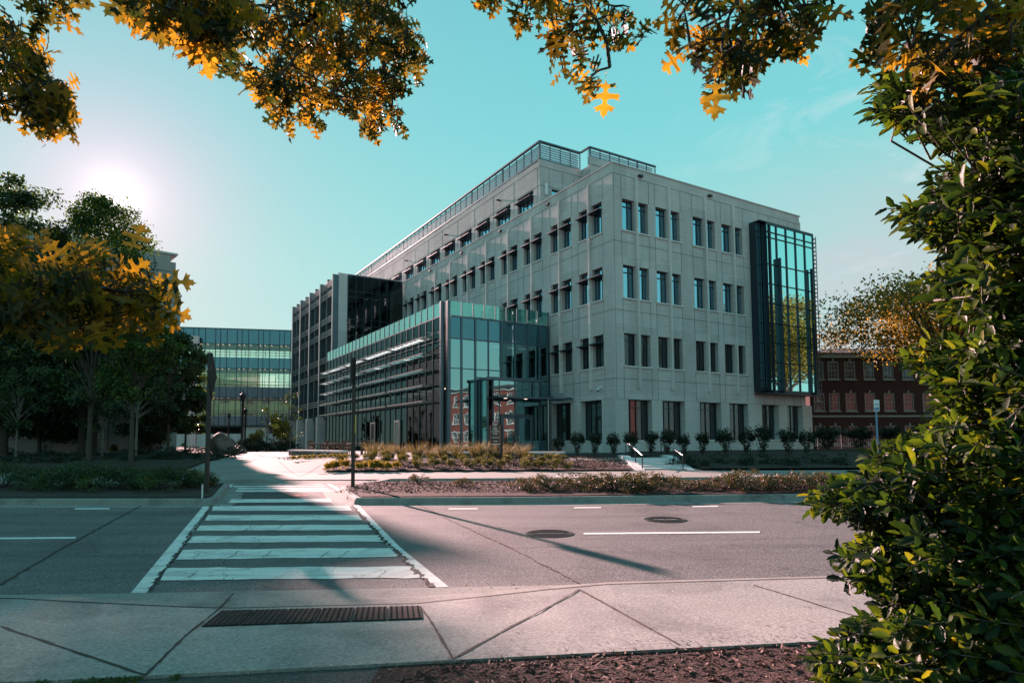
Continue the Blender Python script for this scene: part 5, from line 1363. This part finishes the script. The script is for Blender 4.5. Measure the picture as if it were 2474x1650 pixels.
for y in (-.08, WB + .08):
    for x in xs: m.box(x - .045, x + .045, y - .04, y + .04, 4.5, 20.9)
    for z0, z1 in zip([b[1] for b in bands[1:]], [b[0] for b in bands[:-1]]):
        m.box(0, LB, y - .03, y + .03, z0 + .4, z0 + .47); m.box(0, LB, y - .03, y + .03, z0 + .85, z0 + .92); m.box(0, LB, y - .05, y + .05, z1 - .06, z1 + .06)
m.build('mullion', M['slate'], br)
m = MB()
for z0 in (18.4, 14.2, 9.2):
    for x in xs[2:]: m.box(x + .1, x + .2, .3, 1.6, z0 + .0, z0 + .07)
m.build('ceiling_light', M['lamp_dim'], br)
for x in (2.7, 18.9):
    m = MB(); m.box(x, x + 1.05, -1.4, -.5, .3, 19.4 - (0 if x < 10 else .6)); m.build('column', M['precast'], br)
# low wall and garage seen below and through the bridge
gb = thing('low_garage', 'pale low garage building with a dark opening seen under the bridge', 'garage', (-78, 128, 0), bz)
m = MB(); m.box(0, 55, 0, 12, .2, 3.4); m.box(0, 55, -.4, 12, 4.9, 6.4)
for x in (2, 22, 41): m.box(x, x + 5, 0, 12, 3.3, 5)
m.build('wall', M['precast_light'], gb); m = MB(); m.box(1, 54, 4, 4.2, 3.4, 4.9); m.build('opening', M['interior'], gb)
tb = thing('tan_building', 'tan and yellowish building seen through the panes of the bridge', 'building', (-92, 150, 0), .1)
m = MB(); m.box(0, 20, 0, 14, 0, 18.2); m.box(20, 27, -2, 14, 0, 19.6); m.box(27, 70, 3, 14, 0, 14.6); m.build('wall', M['tan_wall'], tb)
m = MB()
for k in range(16):
    for z in (3, 7, 11): m.box(1.5 + k * 4.2, 3.4 + k * 4.2, -2.1 if 20 <= k * 4.2 + 1.5 < 26 else (-.05 if k * 4.2 + 3.4 < 20 else 2.95), 3.1 if k * 4.2 > 20 else .1, z, z + 1.7)
m.build('window', M['pane_dark'], tb)

# ------------------------------------------------------------------ hospital block on the left
def S2(sx, sy, Y): return AY(sx / DK, sy / DK, Y)
hs = thing('hospital_building', 'tall pale stepped hospital block behind the golden oak leaves at the left', 'hospital building', (-28.6, 52.2, 0), rad(-138 + 180))
# local x runs away from the corner towards the camera side when negative
m = MB(); m.box(-19, 0, 0, 14, 0, 17.35); m.box(-9.5, -4.8, -.5, 3, 17.35, 17.9) if False else None
m.box(-12.5, -3.4, .4, 6, 17.35, 18.4) if False else None
m.box(.0, .5, .3, 13.5, 0, 16.8); m.mi = 1
for z in (4.4, 8.6, 12.8, 15.9): m.box(-19.01, .01, -.012, .02, z - .03, z + .03)
for x in (-16, -12, -8, -4, -1.2): m.box(x - .03, x + .03, -.012, .02, 1, 17)
m.build('wall', [M['hospital'], M['precast_joint']], hs)
for x0, x1 in ((-2.4, -1.4), (-7.4, -4.6), (-11.4, -8.6), (-15.4, -12.6)):
    for z in (2, 6.0, 10.2, 13.6): mm = MB(); mm.box(x0, x1, -.06, .05, z, z + 2.0); mm.box(x0 - .06, x1 + .06, -.09, -.061, z - .08, z - .0); o = mm.build('window', M['pane_dark'], hs)
m = MB(); m.box(-19.1, .55, -.1, 14.1, 17.352, 17.5); m.build('roof', M['precast_light'], hs)
m = MB(); m.box(-3.2, -3.15, 2, 2.05, 17.5, 18.6); m.build('lightning_rod', M['black_metal'], hs)
p0 = S2(437, 717, 57.5)
h2 = thing('hospital_wing', 'lower pale wing of the hospital ending at the glass bridge', 'hospital building', (p0.x, p0.y, 0), rad(42))
m = MB(); m.box(-7, 0, 0, 40, 0, p0.z); m.mi = 1; m.box(-7, 0, -.012, .02, 9.5, 9.56); m.box(-3.5, -3.44, -.012, .02, .3, p0.z - .3); m.build('wall', [M['hospital'], M['precast_joint']], h2)
m = MB(); m.box(-7.1, .08, -.08, 40.05, p0.z + .002, p0.z + .12); m.build('roof', M['precast_light'], h2)
for x, z in ((-5.9, 2), (-5.9, 6), (-2.4, 2)): mm = MB(); mm.box(x, x + 1.6, -.05, .05, z, z + 1.8); mm.build('window', M['pane_dark'], h2)

# ------------------------------------------------------------------ brick buildings
def brick_building(name, label, loc, rz, L, D, H_, wins, zrows, win=(1.1, 1.75)):
    t = thing(name, label, 'brick building', loc, rz)
    m = MB(); hol = [(x, x + win[0], z, z + win[1]) for x in wins for z in zrows]
    wall_holes(m, lambda s, z, o: (s, o, z), 0, L, -.5, H_, hol, .14)
    m.face([(0, 0, -.5), (0, D, -.5), (0, D, H_), (0, 0, H_)]); m.face([(L, 0, -.5), (L, 0, H_), (L, D, H_), (L, D, -.5)]); m.face([(0, D, -.5), (L, D, -.5), (L, D, H_), (0, D, H_)])
    m.build('wall', M['brick' if name == 'brick_hall' else 'brick_shaded'], t)
    m = MB(); m.box(-.2, L + .2, -.22, -.003, H_ - .35, H_ + .1); m.box(0, L, -.06, -.004, 3.35, 3.52); m.box(0, L, -.04, -.004, .5, .62); m.build('cornice', M['white_trim' if name == 'brick_hall' else 'trim_shaded'], t)
    m = MB(); e = .5; z0 = H_ + .1; z1 = H_ + 1.5
    a_ = [(-e, -e, z0), (L + e, -e, z0), (L + e, D + e, z0), (-e, D + e, z0)]; r1, r2 = (D / 2, D / 2, z1), (L - D / 2, D / 2, z1)
    m.face([a_[0], a_[1], r2, r1]); m.face([a_[2], a_[3], r1, r2]); m.face([a_[1], a_[2], r2]); m.face([a_[3], a_[0], r1]); m.face(a_[::-1]); m.build('roof', M['roof_dark'], t)
    w = win[0]; h = win[1]; first = None
    for x, x2, z, z2 in hol:
        if first is None:
            q = MB(); q.box(0, .09, 0, .1, 0, h); q.box(w - .09, w, 0, .1, 0, h); q.box(.09, w - .09, 0, .1, 0, .08); q.box(.09, w - .09, 0, .1, h - .09, h); q.box(.09, w - .09, .02, .09, h / 2 - .035, h / 2 + .035)
            for k in (1, 2): q.box(w * k / 3 - .015, w * k / 3 + .015, .03, .08, .08, h - .09)
            for k in (1, 3): q.box(.09, w - .09, .03, .08, h * k / 4 - .012, h * k / 4 + .012)
            q.box(-.08, w + .08, -.16, -.002, -.11, -.01); q.box(w / 2 - .08, w / 2 + .08, -.05, -.001, h + .02, h + .26)
            first = q.build('window', M['white_trim' if name == 'brick_hall' else 'trim_shaded'], t); q = MB(); q.face([(.05, .06, .05), (w - .05, .06, .05), (w - .05, .06, h - .05), (.05, .06, h - .05)]); q.build('pane', M['pane_dark' if name == 'brick_hall' else 'pane_side'], first); o = first
        else: o = copy_tree(first)
        o.location = (x, .03, z)
    m = MB(); m.box(.2, L - .2, .3, D - .2, 0, H_ - .1); m.build('inner_core', M['interior'], t)
    return t
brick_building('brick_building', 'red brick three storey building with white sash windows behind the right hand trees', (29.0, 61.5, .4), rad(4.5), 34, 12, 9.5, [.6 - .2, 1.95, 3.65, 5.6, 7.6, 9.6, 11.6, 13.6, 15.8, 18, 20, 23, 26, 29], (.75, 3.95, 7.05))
brick_building('brick_hall', 'large sunlit red brick hall seen mirrored in the entrance glass', (60, 22, .0), rad(-90 + 12), 34, 16, 11.5, [1.5, 4.5, 7.5, 10.5, 13.5, 16.5, 19.5, 22.5, 25.5, 28.5, 31.5], (1.4, 4.9, 8.3), (1.5, 2.1))
# picket fence before the brick building
ft = thing('metal_fence', 'dark metal picket fence along the front of the brick building', 'fence', (26.5, 55, .55), .04)
m = MB()
for k in range(170): m.box(k * .16, k * .16 + .02, 0, .02, .05, 1.3)
m.build('picket', M['black_metal'], ft); m = MB(); m.box(0, 27.2, -.01, .03, 1.15, 1.19); m.box(0, 27.2, -.01, .03, .15, .19); m.build('rail', M['black_metal'], ft)
m = MB()
for k in range(14): m.box(k * 2.09 - .03, k * 2.09 + .03, -.03, .05, 0, 1.42)
m.build('post', M['black_metal'], ft)
def chips(name, label, n, xr, yr, dz, size, ok):
    P = np.zeros((n, 3)); P[:, 0] = RNG.uniform(*xr, n); P[:, 1] = RNG.uniform(*yr, n)
    P = P[[ok(a, b) for a, b in P[:, :2]]]; P[:, 2] = [hgt(a, b) + dz for a, b in P[:, :2]]; P[:, 2] += RNG.uniform(0, .03, len(P)); k = len(P)
    A, S_, Nn = rot_frames(k, 0, 0); A[:, 2] = np.abs(A[:, 2]) * .35; A /= np.linalg.norm(A, axis=1)[:, None]
    o = leaf_mesh(name, P, A, S_, Nn, RNG.uniform(.4, 1.3, k) * size, [(-.2, 0, 0), (.2, 0, 0), (.14, 1, 0), (-.15, 1, 0)], [(0, 1, 2, 3)], M['chips'], None)
    tag(o, label, 'bark mulch', kind='stuff')
y0, y1 = G(1000, 1150).y + .25, G(1000, 1117).y - .2
chips('mulch_chips', 'reddish bark chips covering the right hand island', 12000, (-4.4, 12), (y0, y1), .165, .055, lambda x, y: True)
chips('mulch_chips', 'dark bark chips covering the bed of clipped boxwoods', 9000, (-6.5, 5), (25.6, 31), .15, .075, lambda x, y: y < 25.6 + (x + 6.6) * 1.0)

# fallen leaves along the gutters and on the pavement
n = 190; P = np.zeros((n, 3)); P[:, 0] = RNG.uniform(-9, 6, n); sel = RNG.uniform(0, 1, n)
for i in range(n):
    x = P[i, 0]
    if sel[i] < .45: P[i, 1] = G(1000, 1158).y - abs(RNG.normal(0, .35)); P[i, 2] = hgt(x, P[i, 1]) + .012
    elif sel[i] < .75: P[i, 1] = near_on(EDGE, x).y + RNG.normal(0, .12) - .05; P[i, 2] = .03
    else: P[i, 1] = RNG.uniform(8, 16); P[i, 2] = hgt(x, P[i, 1]) + .012
A, S_, Nn = rot_frames(n, 0, 0); A[:, 2] = np.abs(A[:, 2]) * .12; S_[:, 2] *= .15
o = leaf_mesh('fallen_leaves', P, A, S_, Nn, RNG.uniform(.03, .075, n), SIMPLE[0], SIMPLE[1], M['tree_leaf_gold'], None)
tag(o, 'small dry brown leaves scattered on the road and along its gutters', 'fallen leaves', kind='stuff')
# ------------------------------------------------------------------ overhanging oak
OAK_R = [(0, 0), (.025, .06), (.05, .13), (.17, .12), (.31, .09), (.25, .16), (.32, .22), (.18, .22), (.075, .25), (.055, .32), (.09, .37), (.24, .40), (.36, .39), (.44, .46), (.37, .48), (.42, .58), (.30, .54), (.14, .52), (.07, .56), (.06, .63), (.11, .67), (.20, .71), (.33, .75), (.24, .78), (.25, .86), (.13, .81), (.09, .84), (.10, .92), (.04, .92), (0, 1.0)]
OUT = [(x, y, abs(x) * .30 - 1.1 * x * x - .30 * y * y) for x, y in OAK_R] + [(-x, y, abs(x) * .42 - .6 * x * x - .30 * y * y) for x, y in OAK_R[1:-1]][::-1]
# triangulate the outline in halves about the midrib
def oak_faces():
    n = len(OAK_R); F = []
    from mathutils.geometry import tessellate_polygon
    return [tuple(t) for t in tessellate_polygon([[Vector((p[0], p[1], 0)) for p in OUT]])]
OAKF = oak_faces()
# petiole
OUTP = OUT + [(-.012, -.28, .0), (.012, -.28, .0)]; OAKF = OAKF + [(0, len(OUT), len(OUT) + 1)]
def inpoly(x, y, P):
    c = False; j = len(P) - 1
    for i in range(len(P)):
        if (P[i][1] > y) != (P[j][1] > y) and x < (P[j][0] - P[i][0]) * (y - P[i][1]) / (P[j][1] - P[i][1]) + P[i][0]: c = not c
        j = i
    return c
def W3(px, py, dist):
    d = ray(px, py); return Vector((0, 0, EYE)) + d.normalized() * dist
oak = thing('oak_tree', 'oak tree with lobed green and golden leaves overhanging the top and left of the view', 'oak tree', (-3.2, -4.0, 0))
inv = Vector((3.2, 4.0, 0))
LP, LA, LS_, LN, LZ = [], [], [], [], []
tw = MB()
rr = random.Random(99)
def limb(p0, p1, r0, r1, sag=.15, n=5):
    p0, p1 = Vector(p0), Vector(p1); pts = []
    for i in range(n + 1):
        t = i / n; q = p0.lerp(p1, t); q.z += math.sin(PI * t) * sag + (rr.uniform(-.02, .02) if 0 < i < n else 0); pts.append(q + inv)
    tw.tube(pts, [r0 + (r1 - r0) * i / n for i in range(n + 1)], 6); return [p - inv for p in pts]
def add_leaf(p, d, size, face=None):
    d = d.normalized(); f = face or Vector((rr.uniform(-1, 1), rr.uniform(-1, 1), rr.uniform(-.2, 1.2)))
    s = d.cross(f)
    if s.length < 1e-3: s = d.cross(Vector((1, 0, 0)))
    s.normalize(); nn = s.cross(d)
    LP.append(p + inv); LA.append(d); LS_.append(s); LN.append(nn); LZ.append(size)
OS = 1.3
def cluster(poly, dist, ntw, root, leaf=.12, main=None, per=(4, 7), droop=.8, rad_=.02, spread=1.0):
    """sprays of leaves filling a region of space at a given distance, joined by twigs to a main branch"""
    xs = [p[0] for p in poly]; ys = [p[1] for p in poly]
    nodes = []
    if main:
        pts = [W3(m[0], m[1], m[2] * OS) for m in main]
        chain = [Vector(root)] + pts
        for a, b in zip(chain, chain[1:]):
            k = limb(a, b, rad_ * .8 if a is chain[0] else rad_ * .5, rad_ * .45, .03, 4); nodes += k[1:]
    k = 0; guard = 0; ntw = int(ntw * 1.55); dist = (dist[0] * OS, dist[1] * OS)
    while k < ntw and guard < 20000:
        guard += 1
        x, y = rr.uniform(min(xs), max(xs)), rr.uniform(min(ys), max(ys))
        if not inpoly(x, y, poly): continue
        k += 1
        d0 = rr.uniform(*dist); p = W3(x, y, d0)
        nd = min(nodes, key=lambda q: (q - p).length) if nodes else Vector(root)
        if len(nodes) < 400: nodes.append(p)
        vv = p - nd; L = vv.length
        midp = nd.lerp(p, .5) + Vector((0, 0, .06 * L))
        tw.tube([nd + inv, midp + inv, p + inv], [rad_ * .30, rad_ * .22, rad_ * .10], 5)
        out = (vv.normalized() if L > .02 else Vector((0, 0, -1)))
        nl = rr.randint(*per)
        for q in range(nl):
            dd = (out * .6 + Vector((rr.gauss(0, .65), rr.gauss(0, .65), rr.gauss(-droop * .5, .5)))).normalized()
            b = p - out * rr.uniform(0, .08) ; s = leaf * rr.uniform(.65, 1.15)
            tw.tube([b + inv, b + dd * s * .3 + inv], [.0016, .0012], 3)
            add_leaf(b + dd * s * .28, dd + Vector((0, 0, -.15)), s)
T0 = Vector((-3.2, -4, 0))
# trunk and limbs (behind the camera, reaching over it)
tk = MB(); tk.tube([(0, 0, -.1), (0, 0, .3), (.05, .1, 2.2), (.2, .4, 4.4), (.3, .9, 6.5), (.5, 1.2, 9)], [.46, .36, .31, .27, .2, .08], 14)
HUB = T0 + Vector((.2, .4, 4.4))
tk.build('trunk', M['bark'], oak, True)
RA, RB, RC, RE, RF_ = Vector((-3.7, 2.0, 5.4)), Vector((-1.7, 2.4, 5.5)), Vector((.4, 2.0, 4.9)), Vector((2.2, 1.5, 4.3)), Vector((-4.5, 1.6, 3.4))
for r_, a0 in ((RA, .13), (RB, .14), (RC, .13), (RF_, .10)): limb(HUB, r_, a0, .035, .5, 7)
limb(RC, RE, .035, .022, .15, 5)
cluster([(-40, 0), (20, 20), (45, 75), (90, 130), (150, 185), (160, 235), (148, 300), (90, 312), (75, 250), (0, 255), (-40, 260)], (3.0, 3.8), 42, RA, .112, [(-60, -60, 3.6), (-10, 100, 3.5), (60, 200, 3.4), (100, 280, 3.3)], (4, 6))
cluster([(60, -30), (140, -30), (150, 45), (110, 55), (75, 35)], (3.0, 3.4), 7, RA, .12, [(90, -80, 3.2), (90, 0, 3.2)], (3, 4))
cluster([(250, -40), (520, -40), (560, 100), (470, 110), (400, 75), (320, 45), (262, 20)], (2.2, 2.9), 30, RB, .115, [(380, -90, 2.7), (460, 0, 2.7)], (4, 6))
cluster([(470, -40), (760, -40), (800, 260), (745, 285), (650, 292), (600, 210), (545, 212), (500, 165), (450, 110)], (3.0, 4.2), 68, RB, .108, [(620, -80, 3.6), (640, 60, 3.7), (690, 200, 3.8)], (4, 7))
cluster([(690, -40), (915, -40), (940, 40), (975, 90), (1000, 120), (975, 150), (950, 200), (925, 235), (905, 310), (850, 322), (810, 230), (760, 250), (680, 230)], (3.4, 4.8), 118, RB, .105, [(800, -80, 4.2), (820, 50, 4.2), (880, 150, 4.3), (870, 260, 4.3)], (4, 7))
cluster([(1110, -40), (1330, -40), (1330, 20), (1190, 40), (1120, 20)], (2.9, 3.3), 11, RC, .11, [(1200, -90, 3.1), (1220, -10, 3.1)], (3, 5))
cluster([(1250, -20), (1440, -20), (1480, 90), (1450, 125), (1350, 135), (1380, 185), (1305, 225), (1250, 175), (1250, 60)], (2.6, 3.0), 17, RC, .11, [(1340, -80, 2.8), (1350, 30, 2.8), (1390, 90, 2.75), (1400, 155, 2.7)], (3, 4), 1.1)
add_leaf(W3(1391, 185, 3.4), Vector((-.03, 0, -1)), .165, Vector((.1, -1, .1)))
cluster([(1545, -20), (1900, -30), (1860, 75), (1765, 130), (1695, 145), (1665, 215), (1625, 195), (1615, 125), (1560, 100), (1540, 50)], (1.9, 2.4), 30, RC.lerp(RE, .5), .105, [(1720, -110, 2.3), (1700, -10, 2.2), (1660, 90, 2.1)], (3, 5))
cluster([(1975, -30), (2370, -30), (2370, 160), (2240, 175), (2140, 160), (2060, 155), (1970, 105)], (1.75, 2.3), 50, RE, .10, [(2150, -120, 2.1), (2120, 10, 2.0), (2230, 60, 2.0)], (3, 5))
cluster([(-60, 540), (40, 545), (110, 560), (190, 580), (280, 590), (350, 620), (385, 690), (375, 750), (300, 735), (240, 730), (180, 770), (140, 790), (110, 770), (50, 700), (-60, 730)], (1.9, 2.9), 80, RF_, .100, [(-160, 600, 2.6), (-20, 640, 2.5), (130, 660, 2.3), (280, 670, 2.2)], (4, 6), .5, .018)
for (x, y, d, s, ax) in ((150, 740, 1.75, .13, (.05, 0, -1)), (135, 715, 1.8, .12, (-.5, 0, -.8)), (368, 650, 2.0, .12, (.9, 0, .1)), (300, 575, 2.1, .12, (.3, 0, 1)), (240, 590, 2.1, .12, (-.6, 0, .6)), (372, 700, 2.0, .11, (.7, .1, -.3)), (340, 735, 2.0, .11, (.3, 0, -1)), (2135, 130, 1.8, .14, (.1, .0, -1)), (1640, 185, 2.0, .14, (.1, 0, -1)), (215, 735, 1.9, .12, (.3, 0, -1))):
    add_leaf(W3(x, y, d * OS), Vector(ax), s * .95, Vector((.15, -1, .2)))
tw.build('branch', M['bark'], oak, True)
ar = lambda L: np.array([tuple(v) for v in L])
leaf_mesh('leaves', ar(LP), ar(LA), ar(LS_), ar(LN), np.array(LZ), OUTP, OAKF, M['oak_leaf'], oak, smooth=False)
print('oak leaves', len(LP))

# ------------------------------------------------------------------ holly at the right edge
HO = []
k = 6
for i in range(k + 1):
    t = i / k; wdt = .23 * math.sin(PI * min(1, t * .93 + .05)) ** .8; 
    HO.append((wdt + (.03 if i % 2 else -.008) * (0 < i < k), t))
right_ = [(x, y, .10 * x / .25 - .10 * y * y) for x, y in HO]; left_ = [(-x, y, .10 * x / .25 - .10 * y * y) for x, y in HO]
midr = [(0, y, -.02 - .10 * y * y) for x, y in HO]
HOUT = midr + right_ + left_; HF = []
n9 = k + 1
for i in range(k):
    HF.append((i, n9 + i, n9 + i + 1, i + 1)); HF.append((i, i + 1, 2 * n9 + i + 1, 2 * n9 + i))
holly = thing('holly_bush', 'large glossy green holly bush filling the right edge close to the camera', 'holly bush', (4.1, 3.1, 0))
hinv = Vector((-4.1, -3.1, 0))
hb = MB(); hP, hA, hS, hN, hZ = [], [], [], [], []
HPOLY = [(2420, 150), (2150, 165), (1990, 195), (1985, 255), (2080, 290), (2160, 330), (2150, 390), (2030, 480), (2070, 530), (2140, 560), (2160, 610), (2120, 650), (2150, 700), (2140, 760), (2070, 815), (2100, 860), (2150, 900), (2110, 960), (2050, 1010), (1975, 1040), (1955, 1090), (1860, 1130), (1850, 1160), (1960, 1190), (1975, 1230), (1910, 1275), (1930, 1330), (2000, 1370), (2010, 1420), (1930, 1440), (1850, 1515), (1900, 1600), (2420, 1620)]
rr = random.Random(5)
core = [Vector((3.6, 3.25, z)) for z in (.3, .8, 1.3, 1.8, 2.3, 2.8, 3.3)]
hb.tube([Vector((4.1, 3.1, -.05)) + hinv, Vector((3.85, 3.2, .4)) + hinv] + [c + hinv for c in core[1:]], [.06, .055, .05, .045, .04, .03, .02, .012], 8)
hb.tube([Vector((4.15, 3.1, 0)) + hinv, Vector((4.2, 2.9, 1.2)) + hinv, Vector((4.0, 2.7, 2.7)) + hinv, Vector((3.6, 2.8, 3.7)) + hinv], [.05, .04, .03, .01], 8)
tips = []
def hspray(p, out, size, nl):
    for q in range(nl):
        t = q / nl; b = p - out * (.02 + .13 * t)
        ang = q * 2.4 + rr.uniform(-.3, .3)
        a = Vector((0, 0, 1)) if abs(out.z) < .9 else Vector((1, 0, 0)); u = out.cross(a).normalized(); w_ = out.cross(u)
        dd = (out * rr.uniform(.35, .9) + (u * math.cos(ang) + w_ * math.sin(ang)) * rr.uniform(.6, 1)).normalized()
        s = size * rr.uniform(.65, 1.2)
        nn = (Vector((rr.gauss(-.1, .7), rr.gauss(-.35, .7), 1)) * .75 + out * .3); sd = dd.cross(nn).normalized(); nn = sd.cross(dd)
        hP.append(b + dd * .008 + hinv); hA.append(dd); hS.append(sd); hN.append(nn); hZ.append(s)
cnt = 0; guard = 0
xs = [p[0] for p in HPOLY]
while cnt < 2300 and guard < 60000:
    guard += 1
    x, y = rr.uniform(1840, 2420), rr.uniform(150, 1620)
    if not inpoly(x, y, HPOLY): continue
    if y < 900 and x < 2260 and math.sin(x * .021 + y * .033) + math.sin(y * .047 - x * .013 + 1) > .95: continue
    edge = not (inpoly(x - 75, y, HPOLY))
    dist = rr.uniform(2.3, 2.9) if edge else rr.choice([rr.uniform(2.1, 2.7), rr.uniform(2.3, 4.2)])
    p = W3(x, y, dist); cnt += 1
    if p.z < .06: continue
    c = min(core, key=lambda q: abs(q.z - p.z + .25)); c = c + Vector((rr.uniform(-.1, .1), rr.uniform(-.2, .2), 0))
    v = p - c; out = v.normalized(); out = (out + Vector((rr.gauss(0, .28), rr.gauss(0, .28), rr.gauss(.05, .25)))).normalized()
    if edge: out = (out + Vector((-.7, 0, rr.uniform(-.1, .25)))).normalized()
    b = p - out * .26
    hb.tube([b.lerp(c, .35) + hinv if cnt % 3 == 0 else b + hinv, b + hinv, p - out * .1 + hinv, p + hinv], [.0055, .0035, .0025, .0015], 5)
    hspray(p, out, .043 * rr.choice([.8, 1, 1, 1.25]), rr.randint(9, 13))
for x, y, d in ((1862, 1145, 1.75), (1900, 1115, 1.75), (1925, 1160, 1.75), (1850, 1515, 1.6), (1905, 1268, 1.7), (1935, 1290, 1.7), (2030, 478, 1.8), (2060, 500, 1.8), (2000, 215, 1.8), (1995, 250, 1.8), (2075, 815, 1.7), (2060, 830, 1.7), (1985, 1050, 1.65), (2020, 1040, 1.65), (1925, 1330, 1.65), (1940, 1450, 1.6), (1880, 1500, 1.6), (2115, 650, 1.7), (2150, 640, 1.7)):
    p = W3(x, y, d * 1.45); out = Vector((-.93, -.1, rr.uniform(-.05, .35))).normalized(); q = p + Vector((.30, .12, -.06)); hb.tube([q + hinv, p - out * .1 + hinv, p + hinv], [.0045, .003, .0015], 5); hspray(p, out, .045, 12); hspray(p.lerp(q, .4), out, .043, 11); hspray(p.lerp(q, .75), out, .043, 11)
hb.build('branch', M['bark_pale'], holly, True)
leaf_mesh('leaves', ar(hP), ar(hA), ar(hS), ar(hN), np.array(hZ), HOUT, HF, M['holly_leaf'], holly, smooth=True)
print('holly leaves', len(hP))
